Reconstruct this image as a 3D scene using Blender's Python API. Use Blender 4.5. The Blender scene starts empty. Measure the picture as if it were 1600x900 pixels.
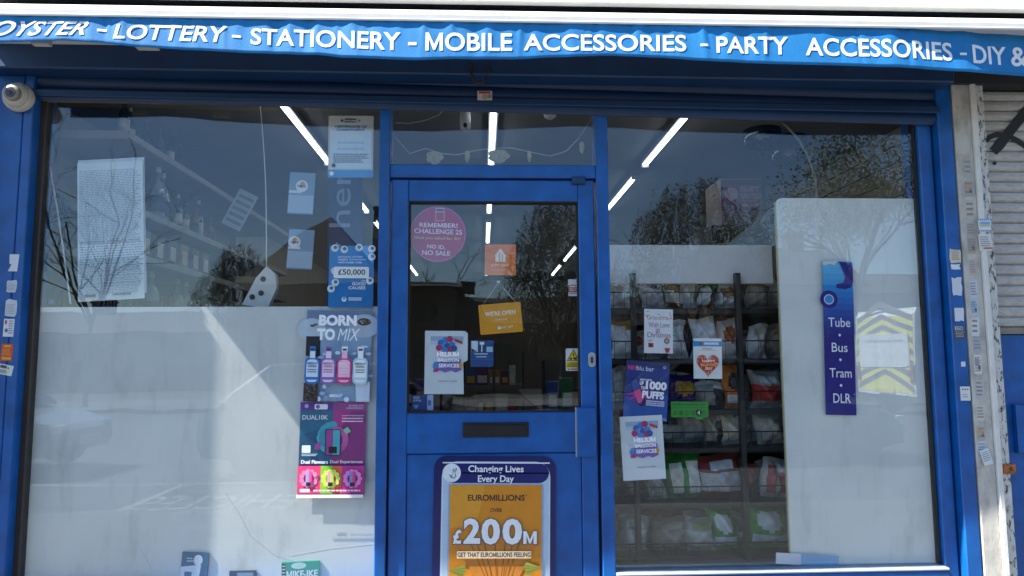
import bpy, bmesh, math, random
from mathutils import Vector, Matrix
R = math.radians
random.seed(7)
scene = bpy.context.scene
COL = scene.collection

# ------------------------------------------------------------------ camera, sky, sun, exposure
F_PX, CAM = 1110.0, Vector((-0.05, -3.28, 1.42))       # focal length in photo pixels (1600 wide)
PITCH, YAW, ROLL = R(5.6), R(2.4), R(-0.3)
cam_data = bpy.data.cameras.new('camera')
cam_data.sensor_width = 36.0
cam_data.lens = 36.0 * F_PX / 1600.0
cam_data.clip_start, cam_data.clip_end = 0.05, 2000
cam = bpy.data.objects.new('camera', cam_data)
COL.objects.link(cam)
cam.matrix_world = (Matrix.Translation(CAM) @ Matrix.Rotation(-YAW, 4, 'Z') @ Matrix.Rotation(R(90) + PITCH, 4, 'X')
                    @ Matrix.Rotation(ROLL, 4, 'Z'))
scene.camera = cam
CM = cam.matrix_world.copy()

SUN_AZ, SUN_EL = R(76.4), R(50.8)                       # azimuth off the shop's outward normal, towards the left
SUN = Vector((-math.sin(SUN_AZ) * math.cos(SUN_EL), -math.cos(SUN_AZ) * math.cos(SUN_EL), math.sin(SUN_EL)))
world = bpy.data.worlds.new('World')
scene.world = world
world.use_nodes = True
wn = world.node_tree
sky = wn.nodes.new('ShaderNodeTexSky')
sky.sky_type = 'NISHITA'
sky.sun_disc = False
sky.sun_elevation = SUN_EL
sky.sun_rotation = math.atan2(SUN.x, SUN.y)
sky.air_density, sky.dust_density, sky.ozone_density = 1.0, 0.1, 2.6
wn.links.new(sky.outputs[0], wn.nodes['Background'].inputs[0])
wn.nodes['Background'].inputs[1].default_value = 0.065
sun_data = bpy.data.lights.new('sun', 'SUN')
sun_data.energy, sun_data.angle, sun_data.color = 5.0, R(0.5), (1.0, 0.95, 0.87)
sun = bpy.data.objects.new('sun', sun_data)
COL.objects.link(sun)
sun.rotation_euler = (-SUN).to_track_quat('-Z', 'Y').to_euler()
sun.location = (-8, -4, 12)
scene.view_settings.view_transform = 'Standard'
scene.view_settings.look = 'None'
scene.view_settings.exposure = 1.9
scene.view_settings.gamma = 1.0
scene.view_settings.use_curve_mapping = False
scene.render.engine = 'CYCLES'
scene.cycles.use_denoising = True
scene.cycles.max_bounces = 10
scene.cycles.transparent_max_bounces = 24
scene.cycles.sample_clamp_indirect = 6.0

def P(px, py, y=0.0):
    """photo pixel -> point on the vertical plane at depth y (the glass is y = 0)"""
    d = CM.to_3x3() @ Vector(((px - 800) / F_PX, -(py - 450) / F_PX, -1.0))
    return CAM + d * ((y - CAM.y) / d.y)
def PX(px, y=0.0, py=560): return P(px, py, y).x
def PZ(py, y=0.0, px=770): return P(px, py, y).z

# ------------------------------------------------------------------ materials
MATS = {}
def lin(h):
    h = h.lstrip('#')
    out = []
    for i in (0, 2, 4):
        c = int(h[i:i + 2], 16) / 255.0
        out.append(c / 12.92 if c <= 0.04045 else ((c + 0.055) / 1.055) ** 2.4)
    return out
def M(h, rough=0.5, var=0.12, scale=9.0, bump=0.0, metal=0.0, emit=0.0, spec=0.5, fine=0.0, coat=0.0):
    key = (h, rough, var, scale, bump, metal, emit, spec, fine, coat)
    if key in MATS: return MATS[key]
    m = bpy.data.materials.new('surface_' + h.lstrip('#'))
    m.use_nodes = True
    nt = m.node_tree
    b = nt.nodes['Principled BSDF']
    c = lin(h)
    b.inputs['Roughness'].default_value = rough
    b.inputs['Metallic'].default_value = metal
    b.inputs['Specular IOR Level'].default_value = spec
    b.inputs['Coat Weight'].default_value = coat
    tc = nt.nodes.new('ShaderNodeTexCoord')
    nz = nt.nodes.new('ShaderNodeTexNoise')
    nz.inputs['Scale'].default_value = scale
    nz.inputs['Detail'].default_value = 6
    nz.inputs['Roughness'].default_value = 0.65
    nt.links.new(tc.outputs['Object'], nz.inputs['Vector'])
    rmp = nt.nodes.new('ShaderNodeMapRange')
    rmp.inputs['From Min'].default_value, rmp.inputs['From Max'].default_value = 0.3, 0.7
    rmp.inputs['To Min'].default_value, rmp.inputs['To Max'].default_value = 1.0 - var, 1.0 + var * 0.5
    nt.links.new(nz.outputs['Fac'], rmp.inputs['Value'])
    mul = nt.nodes.new('ShaderNodeVectorMath')
    mul.operation = 'SCALE'
    mul.inputs[0].default_value = c
    nt.links.new(rmp.outputs[0], mul.inputs['Scale'])
    nt.links.new(mul.outputs[0], b.inputs['Base Color'])
    if bump or fine:
        n2 = nt.nodes.new('ShaderNodeTexNoise')
        n2.inputs['Scale'].default_value = fine or scale * 6
        n2.inputs['Detail'].default_value = 5
        nt.links.new(tc.outputs['Object'], n2.inputs['Vector'])
        bp = nt.nodes.new('ShaderNodeBump')
        bp.inputs['Strength'].default_value = bump
        bp.inputs['Distance'].default_value = 0.004
        nt.links.new(n2.outputs['Fac'], bp.inputs['Height'])
        nt.links.new(bp.outputs[0], b.inputs['Normal'])
    if emit:
        b.inputs['Emission Color'].default_value = (*c, 1)
        b.inputs['Emission Strength'].default_value = emit
    MATS[key] = m
    return m
def two_tone(name, ha, hb, scale, lo, hi, rough=0.6, stretch=(1, 1, 1), bump=0.3, detail=8, metal=0.0, var=0.15):
    """two colours split by a noise threshold: peeling paint, grime, scuffs"""
    if name in MATS: return MATS[name]
    m = bpy.data.materials.new(name)
    m.use_nodes = True
    nt = m.node_tree
    b = nt.nodes['Principled BSDF']
    b.inputs['Roughness'].default_value = rough
    b.inputs['Metallic'].default_value = metal
    tc = nt.nodes.new('ShaderNodeTexCoord')
    mp = nt.nodes.new('ShaderNodeMapping')
    mp.inputs['Scale'].default_value = stretch
    nt.links.new(tc.outputs['Object'], mp.inputs['Vector'])
    nz = nt.nodes.new('ShaderNodeTexNoise')
    nz.inputs['Scale'].default_value, nz.inputs['Detail'].default_value = scale, detail
    nz.inputs['Roughness'].default_value = 0.7
    nt.links.new(mp.outputs[0], nz.inputs['Vector'])
    mr = nt.nodes.new('ShaderNodeMapRange')
    mr.inputs['From Min'].default_value, mr.inputs['From Max'].default_value = lo, hi
    nt.links.new(nz.outputs['Fac'], mr.inputs['Value'])
    mx = nt.nodes.new('ShaderNodeMix')
    mx.data_type = 'RGBA'
    mx.inputs['A'].default_value = (*lin(ha), 1)
    mx.inputs['B'].default_value = (*lin(hb), 1)
    nt.links.new(mr.outputs[0], mx.inputs['Factor'])
    n2 = nt.nodes.new('ShaderNodeTexNoise')
    n2.inputs['Scale'].default_value = scale * 0.35
    n2.inputs['Detail'].default_value = 6
    nt.links.new(tc.outputs['Object'], n2.inputs['Vector'])
    r2 = nt.nodes.new('ShaderNodeMapRange')
    r2.inputs['From Min'].default_value, r2.inputs['From Max'].default_value = 0.3, 0.7
    r2.inputs['To Min'].default_value, r2.inputs['To Max'].default_value = 1 - var, 1 + var * 0.4
    nt.links.new(n2.outputs['Fac'], r2.inputs['Value'])
    sc = nt.nodes.new('ShaderNodeVectorMath')
    sc.operation = 'SCALE'
    nt.links.new(mx.outputs['Result'], sc.inputs[0])
    nt.links.new(r2.outputs[0], sc.inputs['Scale'])
    nt.links.new(sc.outputs[0], b.inputs['Base Color'])
    if bump:
        bp = nt.nodes.new('ShaderNodeBump')
        bp.inputs['Strength'].default_value, bp.inputs['Distance'].default_value = bump, 0.003
        nt.links.new(mr.outputs[0], bp.inputs['Height'])
        nt.links.new(bp.outputs[0], b.inputs['Normal'])
    MATS[name] = m
    return m
def glass_mat(name, base=0.052, tint=(0.94, 0.96, 0.965), rough=0.0):
    if name in MATS: return MATS[name]
    m = bpy.data.materials.new(name)
    m.use_nodes = True
    nt = m.node_tree
    nt.nodes.remove(nt.nodes['Principled BSDF'])
    tr = nt.nodes.new('ShaderNodeBsdfTransparent')
    tr.inputs[0].default_value = (*tint, 1)
    gl = nt.nodes.new('ShaderNodeBsdfGlossy')
    gl.inputs['Roughness'].default_value = rough
    gl.inputs['Color'].default_value = (0.84, 0.93, 1, 1)
    tc = nt.nodes.new('ShaderNodeTexCoord')
    wv = nt.nodes.new('ShaderNodeTexNoise')
    wv.inputs['Scale'].default_value, wv.inputs['Detail'].default_value = 3.5, 1.0
    nt.links.new(tc.outputs['Object'], wv.inputs['Vector'])
    bp = nt.nodes.new('ShaderNodeBump')
    bp.inputs['Strength'].default_value, bp.inputs['Distance'].default_value = 0.15, 0.004
    nt.links.new(wv.outputs['Fac'], bp.inputs['Height'])
    nt.links.new(bp.outputs[0], gl.inputs['Normal'])
    lw = nt.nodes.new('ShaderNodeLayerWeight')
    pw = nt.nodes.new('ShaderNodeMath'); pw.operation = 'POWER'; pw.inputs[1].default_value = 7
    nt.links.new(lw.outputs['Facing'], pw.inputs[0])
    ma = nt.nodes.new('ShaderNodeMath'); ma.operation = 'MULTIPLY_ADD'
    ma.inputs[1].default_value, ma.inputs[2].default_value = 1 - base, base
    nt.links.new(pw.outputs[0], ma.inputs[0])
    mx = nt.nodes.new('ShaderNodeMixShader')
    nt.links.new(ma.outputs[0], mx.inputs[0])
    nt.links.new(tr.outputs[0], mx.inputs[1])
    nt.links.new(gl.outputs[0], mx.inputs[2])
    nt.links.new(mx.outputs[0], nt.nodes['Material Output'].inputs[0])
    MATS[name] = m
    return m

# ------------------------------------------------------------------ mesh building
class MB:
    def __init__(s): s.v, s.f, s.mi, s.mats = [], [], [], []
    def slot(s, m):
        if m not in s.mats: s.mats.append(m)
        return s.mats.index(m)
    def add(s, vs, fs, m):
        o, k = len(s.v), s.slot(m)
        s.v += [tuple(v) for v in vs]
        for f in fs:
            s.f.append([i + o for i in f]); s.mi.append(k)
        return s
    def box(s, x0, x1, y0, y1, z0, z1, m):
        vs = [(x, y, z) for z in (z0, z1) for y in (y0, y1) for x in (x0, x1)]
        return s.add(vs, [(0, 2, 3, 1), (4, 5, 7, 6), (0, 1, 5, 4), (2, 6, 7, 3), (0, 4, 6, 2), (1, 3, 7, 5)], m)
    def bev(s, x0, x1, y0, y1, z0, z1, m, b=0.003):
        """box with chamfered front edges (front is -y)"""
        vs = [(x0, y1, z0), (x1, y1, z0), (x1, y1, z1), (x0, y1, z1), (x0, y0 + b, z0), (x1, y0 + b, z0), (x1, y0 + b, z1), (x0, y0 + b, z1),
              (x0 + b, y0, z0 + b), (x1 - b, y0, z0 + b), (x1 - b, y0, z1 - b), (x0 + b, y0, z1 - b)]
        fs = [(0, 3, 2, 1), (8, 9, 10, 11), (0, 1, 5, 4), (1, 2, 6, 5), (2, 3, 7, 6), (3, 0, 4, 7),
              (4, 5, 9, 8), (5, 6, 10, 9), (6, 7, 11, 10), (7, 4, 8, 11)]
        return s.add(vs, fs, m)
    def prism(s, pts, y0, y1, m):
        """polygon in x,z extruded from y0 to y1; points counter-clockwise seen from -y"""
        n = len(pts)
        vs = [(p[0], y0, p[1]) for p in pts] + [(p[0], y1, p[1]) for p in pts]
        fs = [tuple(range(n)), tuple(range(2 * n - 1, n - 1, -1))] + [(i, i + n, (i + 1) % n + n, (i + 1) % n) for i in range(n)]
        return s.add(vs, fs, m)
    def tube(s, pts, r, m, n=6, r1=None):
        pts = [Vector(p) for p in pts]
        k = len(pts)
        vs, fs = [], []
        up = Vector((0.31, 0.17, 0.93))
        for i, p in enumerate(pts):
            d = (pts[min(i + 1, k - 1)] - pts[max(i - 1, 0)]).normalized()
            a = d.cross(up)
            if a.length < 1e-4: a = d.cross(Vector((1, 0, 0)))
            a.normalize(); b = d.cross(a)
            rr = r if r1 is None else r + (r1 - r) * i / max(1, k - 1)
            for j in range(n):
                t = 2 * math.pi * j / n
                vs.append(p + a * (rr * math.cos(t)) + b * (rr * math.sin(t)))
        for i in range(k - 1):
            for j in range(n):
                fs.append((i * n + j, i * n + (j + 1) % n, (i + 1) * n + (j + 1) % n, (i + 1) * n + j))
        fs.append(tuple(range(n - 1, -1, -1))); fs.append(tuple(range((k - 1) * n, k * n)))
        return s.add(vs, fs, m)
    def lathe(s, prof, m, c=(0, 0, 0), n=14, axis='z'):
        """profile [(r, h)] turned round an axis through c"""
        vs, fs = [], []
        for r, h in prof:
            for j in range(n):
                t = 2 * math.pi * j / n
                a, b = r * math.cos(t), r * math.sin(t)
                vs.append((c[0] + a, c[1] + b, c[2] + h) if axis == 'z' else (c[0] + a, c[1] - h, c[2] + b) if axis == 'y' else (c[0] + h, c[1] + a, c[2] + b))
        k = len(prof)
        for i in range(k - 1):
            for j in range(n):
                fs.append((i * n + j, i * n + (j + 1) % n, (i + 1) * n + (j + 1) % n, (i + 1) * n + j))
        fs.append(tuple(range(n - 1, -1, -1))); fs.append(tuple(range((k - 1) * n, k * n)))
        return s.add(vs, fs, m)
    def build(s, name, parent=None, origin=None, smooth=False, local=False):
        """verts are world coordinates unless local; parent is an Empty"""
        o = Vector(origin) if origin is not None else Vector((0, 0, 0))
        if parent is not None and not local: o = parent['_o'] if '_o' in parent else parent.location
        o = Vector(o)
        me = bpy.data.meshes.new(name)
        me.from_pydata([tuple(Vector(v) - o) for v in s.v], [], s.f)
        for m in s.mats: me.materials.append(m)
        me.polygons.foreach_set('material_index', s.mi)
        if smooth: me.polygons.foreach_set('use_smooth', [True] * len(me.polygons))
        me.update()
        ob = bpy.data.objects.new(name, me)
        COL.objects.link(ob)
        if parent is not None: ob.parent = parent
        else: ob.location = o
        return ob
def tag(o, label, cat, group=None, kind=None):
    if label: o['label'] = label
    if cat: o['category'] = cat
    if group: o['group'] = group
    if kind: o['kind'] = kind
    return o
def thing(name, label, cat, loc=(0, 0, 0), group=None, rot=None):
    o = bpy.data.objects.new(name, None)
    COL.objects.link(o)
    o.empty_display_size = 0.05
    o.location = loc
    if rot: o.rotation_euler = rot
    return tag(o, label, cat, group)
def structure(name, mb, origin=(0, 0, 0)):
    o = mb.build(name, origin=origin); o['kind'] = 'structure'; return o
def copy_tree(o, parent=None):
    c = o.copy(); COL.objects.link(c)
    if parent is not None: c.parent = parent
    for ch in list(o.children): copy_tree(ch, c)
    return c
ORD = ['first', 'second', 'third', 'fourth', 'fifth', 'sixth', 'seventh', 'eighth', 'ninth', 'tenth', 'eleventh', 'twelfth', 'thirteenth', 'fourteenth', 'fifteenth', 'sixteenth']

# lettering ---------------------------------------------------------
TXT = {}
def raw_text(s, bold, res):
    cu = bpy.data.curves.new('lettering_source', 'FONT')
    cu.body, cu.size, cu.offset, cu.resolution_u = s, 1.0, bold, res
    cu.dimensions, cu.fill_mode = '2D', 'FRONT'
    ob = bpy.data.objects.new('lettering_source', cu)
    me = ob.to_mesh()
    vs = [(v.co.x, v.co.y) for v in me.vertices]
    fs = [tuple(p.vertices) for p in me.polygons]
    ob.to_mesh_clear()
    bpy.data.objects.remove(ob); bpy.data.curves.remove(cu)
    return vs, fs
ADV = {}
def advance(c):
    if c not in ADV:
        w = lambda t: (lambda v: max(p[0] for p in v) - min(p[0] for p in v))(raw_text(t, 0, 1)[0])
        ADV[c] = w('I' + c + 'I') - w('II')
    return ADV[c]
def text_geo(s, bold=0.0, res=3):
    """unit-box lettering: vertices in 0..1, faces, aspect; the built-in font's heavy M closes up, so M is drawn here"""
    key = (s, bold, res)
    if key in TXT: return TXT[key]
    if 'M' in s and bold > 0:
        vs, fs, x = [], [], 0.0
        for c in s:
            if c == 'M':
                H0 = raw_text('H', 0, 1)[0]
                zl, zh = min(p[1] for p in H0) - bold, max(p[1] for p in H0) + bold
                m0 = raw_text('M', 0, 1)[0]
                l, r_ = x + min(p[0] for p in m0) - bold, x + max(p[0] for p in m0) + bold
                w, t, H = r_ - l, .092 + 2 * bold, zh - zl
                mid = (l + r_) / 2
                q = [(l, zl), (l + t, zl), (l + t, zl + H * .66), (mid - t * .30, zl + H * .04), (mid + t * .30, zl + H * .04), (r_ - t, zl + H * .66), (r_ - t, zl), (r_, zl), (r_, zh), (r_ - t * 1.0, zh), (mid, zl + H * .34), (l + t * 1.0, zh), (l, zh)]
                o = len(vs); vs += q; fs.append(tuple(range(o, o + len(q))))
            elif c != ' ':
                cv, cf = raw_text(c, bold, res)
                o = len(vs); vs += [(p[0] + x, p[1]) for p in cv]; fs += [tuple(i + o for i in f) for f in cf]
            x += advance(c)
    else: vs, fs = raw_text(s, bold, res)
    out = []
    for f in fs:      # every face counter-clockwise
        a = sum(vs[f[i]][0] * vs[f[(i + 1) % len(f)]][1] - vs[f[(i + 1) % len(f)]][0] * vs[f[i]][1] for i in range(len(f)))
        out.append(f if a > 0 else tuple(reversed(f)))
    x0, x1 = min(v[0] for v in vs), max(v[0] for v in vs)
    y0, y1 = min(v[1] for v in vs), max(v[1] for v in vs)
    TXT[key] = ([((v[0] - x0) / (x1 - x0), (v[1] - y0) / (y1 - y0)) for v in vs], out, (x1 - x0) / (y1 - y0))
    return TXT[key]

def ell_pts(cx, cy, rx, ry, n=28, a0=0.0): return [(cx + rx * math.cos(a0 + 2 * math.pi * i / n), cy + ry * math.sin(a0 + 2 * math.pi * i / n)) for i in range(n)]
def round_rect(x0, x1, z0, z1, r, n=6):
    pts = []
    for cx, cz, a in ((x1 - r, z0 + r, -90), (x1 - r, z1 - r, 0), (x0 + r, z1 - r, 90), (x0 + r, z0 + r, 180)):
        for i in range(n + 1):
            t = R(a + 90 * i / n)
            pts.append((cx + r * math.cos(t), cz + r * math.sin(t)))
    return pts

class Sheet:
    """a flat printed thing (poster, sticker, card) given by its four corners in the photograph, standing in the plane y"""
    def __init__(s, name, label, cat, quad, y, base='#e8e8e8', thick=0.0008, group=None, outline=None, base_name='paper', rough=0.45, mat=None):
        tl, tr, br, bl = [P(q[0], q[1], y) for q in quad]
        s.w = ((tr - tl).length + (br - bl).length) / 2
        s.h = ((bl - tl).length + (br - tr).length) / 2
        c = (tl + tr + br + bl) / 4
        d = ((tr - tl) + (br - bl)).normalized()
        ang = math.atan2(d.z, d.x)
        up = Vector((-math.sin(ang), 0, math.cos(ang)))
        s.root = thing(name, label, cat, c - up * (s.h / 2), group, (0, -ang, 0))
        s.layer, s.step = 0.0, 0.00025
        s.pic, s.let, s.words, s.rough = MB(), MB(), [], rough
        pm = mat or M(base, rough, 0.06, 14)
        if outline is None: pts = [(-s.w / 2, 0), (s.w / 2, 0), (s.w / 2, s.h), (-s.w / 2, s.h)]
        elif outline == 'round': pts = ell_pts(0, s.h / 2, s.w / 2, s.h / 2, 40)
        elif isinstance(outline, float): pts = round_rect(-s.w / 2, s.w / 2, 0, s.h, outline * min(s.w, s.h))
        else: pts = [s.uv(u, v) for u, v in outline]
        MB().prism(pts, 0, thick, pm).build(base_name, s.root, local=True)
    def uv(s, u, v): return ((u - 0.5) * s.w, (1 - v) * s.h)
    def nxt(s): s.layer -= s.step; return s.layer
    def poly(s, pts, color, mat=None):
        q = [s.uv(*p) for p in pts]
        a = sum(q[i][0] * q[(i + 1) % len(q)][1] - q[(i + 1) % len(q)][0] * q[i][1] for i in range(len(q)))
        if a < 0: q.reverse()
        y = s.nxt()
        s.pic.add([(p[0], y, p[1]) for p in q], [tuple(range(len(q)))], mat or M(color, s.rough, 0.08, 30))
        return s
    def rect(s, u0, v0, u1, v1, color, mat=None): return s.poly([(u0, v1), (u1, v1), (u1, v0), (u0, v0)], color, mat)
    def ell(s, u, v, ru, rv=None, color='#ffffff', n=24):
        rv = rv if rv is not None else ru * s.w / s.h
        return s.poly([(u + ru * math.cos(2 * math.pi * i / n), v + rv * math.sin(2 * math.pi * i / n)) for i in range(n)], color)
    def rrect(s, u0, v0, u1, v1, r, color):
        a = s.w / s.h
        pts = []
        for cu, cv, t0 in ((u1 - r, v1 - r * a, 0), (u0 + r, v1 - r * a, 90), (u0 + r, v0 + r * a, 180), (u1 - r, v0 + r * a, 270)):
            for i in range(6):
                t = R(t0 + 18 * i)
                pts.append((cu + r * math.cos(t), cv + r * a * math.sin(t)))
        return s.poly(pts, color)
    def text(s, body, u0, v0, u1, v1, color, bold=0.02, slope=0.0, rot=False, shear=0.0):
        vs, fs, _ = text_geo(body, bold)
        y = s.nxt()
        out = []
        for a, b in vs:
            if rot: u, v = u0 + (u1 - u0) * (1 - b), v1 - (v1 - v0) * a
            else: u, v = u0 + (u1 - u0) * (a + shear * b), v1 - (v1 - v0) * b + slope * a
            x, z = s.uv(u, v)
            out.append((x, y, z))
        s.words.append(MB().add(out, fs, M(color, s.rough, 0.06, 30)))
        return s
    def lines(s, u0, u1, v0, v1, n, color, fill=0.45, ragged=0.25):
        """body copy too small to read"""
        for i in range(n):
            v = v0 + (v1 - v0) * i / n
            dv = (v1 - v0) / n * fill
            u = u0
            ue = u1 - random.random() * ragged * (u1 - u0)
            y = s.nxt()
            while u < ue:
                w = random.uniform(0.03, 0.10) * (u1 - u0)
                q = [s.uv(u, v + dv), s.uv(min(u + w, u1), v + dv), s.uv(min(u + w, u1), v), s.uv(u, v)]
                s.let.add([(p[0], y, p[1]) for p in q], [(0, 1, 2, 3)], M(color, s.rough, 0.06, 30))
                u += w + 0.015 * (u1 - u0)
        return s
    def done(s):
        if s.pic.f: s.pic.build('picture', s.root, local=True)
        for w in s.words: w.build('lettering', s.root, local=True)
        if s.let.f: s.let.build('small_print', s.root, local=True)['kind'] = 'stuff'
        return s.root
def Q(x0, y0, x1, y1): return [(x0, y0), (x1, y0), (x1, y1), (x0, y1)]

# ------------------------------------------------------------------ shared materials
BLUE = two_tone('chipped blue paint', '#0f5aa6', '#7f93a8', 30, 0.705, 0.72, 0.36, (1, 1, .6), 0.15, 10, var=0.28)
BLUE_DARK = M('#0c3a66', 0.5, 0.15, 6, 0.08, fine=90)
BLACK = M('#15161a', 0.6, 0.3, 12)
RUBBER = M('#1d1b1c', 0.75, 0.3, 20)
BRONZE = M('#3a342f', 0.5, 0.25, 8)
ALU = M('#b9bec2', 0.35, 0.15, 10, metal=0.7)
WHITE_BOARD = two_tone('scuffed white board', '#e9e9e5', '#c9cac7', 9, 0.52, 0.80, 0.35, (1, 1, 0.30), 0.0, 10, var=0.09)
WHITE_PLASTIC = M('#dcdcd8', 0.4, 0.08, 8)
GLASS = glass_mat('window glass', rough=0.0)
# ------------------------------------------------------------------ key lines of the front, taken from the photograph
POST_Y, FRAME_Y, DOOR_Y = -0.075, -0.045, -0.03
X_L0, X_L1 = PX(-40, POST_Y), PX(27, POST_Y)           # left guide post
X_R0, X_R1 = PX(1490, POST_Y), PX(1513, POST_Y)        # right guide post
ML0, ML1 = PX(588.5, FRAME_Y), PX(605.5, FRAME_Y)      # left mullion
MR0, MR1 = PX(936.5, FRAME_Y), PX(956, FRAME_Y)        # right mullion
XF_R = PX(1459, FRAME_Y)                               # window frame at the right post
Z_SILL = P(1225, 890, FRAME_Y).z
Z_HEAD = PZ(140, 0)
Z_TR0, Z_TR1 = PZ(277, FRAME_Y), PZ(257, FRAME_Y)
Z_D = PZ(281, DOOR_Y)                                  # door top
Z_CEIL = 2.75
VAL_Y = -0.45

# ------------------------------------------------------------------ ground and street behind the camera
paving = bpy.data.materials.new('paving slabs')
paving.use_nodes = True
nt = paving.node_tree
tcn = nt.nodes.new('ShaderNodeTexCoord'); brk = nt.nodes.new('ShaderNodeTexBrick')
brk.offset = 0.5
brk.inputs['Color1'].default_value = (0.11, 0.105, 0.10, 1); brk.inputs['Color2'].default_value = (0.09, 0.087, 0.083, 1)
brk.inputs['Mortar'].default_value = (0.05, 0.048, 0.045, 1)
brk.inputs['Scale'].default_value = 1.0; brk.inputs['Mortar Size'].default_value = 0.006
brk.inputs['Brick Width'].default_value = 0.6; brk.inputs['Row Height'].default_value = 0.45
nt.links.new(tcn.outputs['Object'], brk.inputs['Vector'])
nt.links.new(brk.outputs[0], nt.nodes['Principled BSDF'].inputs['Base Color'])
nt.nodes['Principled BSDF'].inputs['Roughness'].default_value = 0.85
ASPHALT = M('#434447', 0.85, 0.2, 3, 0.4, fine=120)
structure('ground', MB().box(-600, 600, -900, 300, -0.6, -0.14, M('#3a3a2c', 0.9, 0.3, 0.3)))
structure('road', MB().box(-200, 200, -18.0, -3.75, -0.14, -0.12, ASPHALT))
structure('pavement', MB().box(-60, 60, -3.6, 0.05, -0.14, 0.0, paving))
structure('kerb', MB().box(-60, 60, -3.75, -3.6, -0.14, -0.002, M('#66635d', 0.8, 0.2, 4)))
structure('far_pavement', MB().box(-60, 60, -22, -18.0, -0.14, 0.0, paving))
PAINT = two_tone('worn road paint', '#a3a39d', '#55565a', 18, .42, .62, .8, (1, 1, 1), 0)
mk = MB()
for x0, y0, x1, y1, w in ((-9, -5.9, -0.6, -5.9, 0.08), (-3.75, -5.9, -3.75, -3.95, 0.08), (-0.6, -5.9, -0.6, -3.95, 0.08)):
    if y0 == y1: mk.box(x0, x1, y0 - w / 2, y0 + w / 2, -0.12, -0.116, PAINT)
    else: mk.box(x0 - w / 2, x0 + w / 2, y0 + 0.06, y1 - 0.06, -0.12, -0.116, PAINT)
vs, fs, _ = text_geo('VEHICLES', 0.0)
mk.add([(-1.75 - a * 2.0, -4.35 - b * 0.75, -0.115) for a, b in vs], fs, PAINT)
for i in range(14): mk.box(-42 + i * 6, -39 + i * 6, -11.05, -10.95, -0.12, -0.116, PAINT)
structure('road_marking', mk)

def car(label, paint, x, y, heading, group='cars on the road opposite the shop'):
    t = thing('parked_car', label, 'car', (x, y, -0.12), group, (0, 0, heading))
    pm = M(paint, 0.25, 0.05, 3, coat=0.8)
    gm = M('#10151a', 0.05, 0.1, 3, spec=0.8)
    secs = []   # (x, half width at sill, z low, z belt, half width belt, z roof, half width roof)
    prof = [(-2.1, .70, .42, .74, .68), (-1.98, .82, .26, .84, .80), (-1.2, .86, .22, .90, .84), (0.0, .87, .22, .92, .85), (0.85, .86, .22, .90, .84), (1.55, .84, .24, .80, .78), (1.98, .76, .30, .68, .66), (2.1, .62, .40, .60, .56)]
    b = MB(); vs = []; fs = []
    for px_, hw, zl, zb, hb in prof: vs += [(px_, -hw, zl), (px_, -hw * 1.01, (zl + zb) / 2), (px_, -hb, zb), (px_, hb, zb), (px_, hw * 1.01, (zl + zb) / 2), (px_, hw, zl)]
    for i in range(len(prof) - 1):
        for j in range(6): fs.append((i * 6 + j, i * 6 + (j + 1) % 6, (i + 1) * 6 + (j + 1) % 6, (i + 1) * 6 + j))
    fs += [tuple(range(5, -1, -1)), tuple(range(len(vs) - 6, len(vs)))]
    b.add(vs, fs, pm); b.build('body', t, local=True, smooth=False)
    c = MB()
    cab = [(-1.85, .74, .90), (-1.25, .62, 1.40), (-0.2, .63, 1.47), (0.35, .61, 1.42), (1.15, .74, .90)]
    vs = []; fs = []
    for px_, hw, z in cab: vs += [(px_, -.80, .88), (px_, -hw, z), (px_, hw, z), (px_, .80, .88)]
    for i in range(4):
        for j in range(3): fs.append((i * 4 + j, i * 4 + j + 1, (i + 1) * 4 + j + 1, (i + 1) * 4 + j))
    c.add(vs, fs, gm); c.build('window', t, local=True)
    r = MB(); r.box(-1.25, 0.36, -.60, .60, 1.40, 1.475, pm)
    for sx in (-1, 1):
        for (xa, za, xb, zb) in ((-1.83, .90, -1.22, 1.42), (-0.42, .90, -0.40, 1.46), (1.14, .90, 0.34, 1.44)):
            r.tube([(xa, sx * .79, za), (xb, sx * .635, zb)], 0.035, pm, 5)
        r.tube([(-1.25, sx * .625, 1.42), (-.4, sx * .64, 1.465), (.35, sx * .62, 1.43)], 0.035, pm, 5)
    r.build('roof', t, local=True)
    for wx in (-1.3, 1.3):
        for sx in (-1, 1):
            w = MB().lathe([(.19, -.1), (.31, -.1), (.325, -.05), (.325, .05), (.31, .1), (.19, .1)], RUBBER, (0, 0, 0), 18, 'y').build('tyre', t, local=True)
            w.location = (wx, sx * .78, .325)
            h = MB().lathe([(.02, .09), (.19, .085), (.195, -.05)], ALU, (0, 0, 0), 12, 'y').build('rim', w, local=True)
            if sx > 0: h.rotation_euler = (0, 0, math.pi)
    for sx in (-1, 1):
        MB().box(1.93, 2.06, sx * .58 - .13, sx * .58 + .13, .58, .68, M('#e6ebee', 0.1, 0.02)).build('headlight', t, local=True)
        MB().box(-2.08, -1.95, sx * .62 - .1, sx * .62 + .1, .62, .78, M('#8a1014', 0.2, 0.05)).build('tail_light', t, local=True)
        MB().box(0.72, 0.9, sx * .92 - .08, sx * .92 + .08, .92, 1.04, pm).build('mirror', t, local=True)
    MB().box(2.085, 2.11, -.26, .26, .40, .51, M('#e3e0d0', 0.4, 0.05)).build('number_plate', t, local=True)
    return t
car('slate grey hatchback parked at the kerb, mirrored in the door glass', '#5a6068', -1.65, -6.9, 0)
car('dark grey hatchback mirrored low in the right window beside the crisp rack', '#33373c', 4.0, -7.6, 0)
car('silver hatchback mirrored in the large white board of the left window', '#8d9196', -7.6, -7.0, 0)

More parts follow.
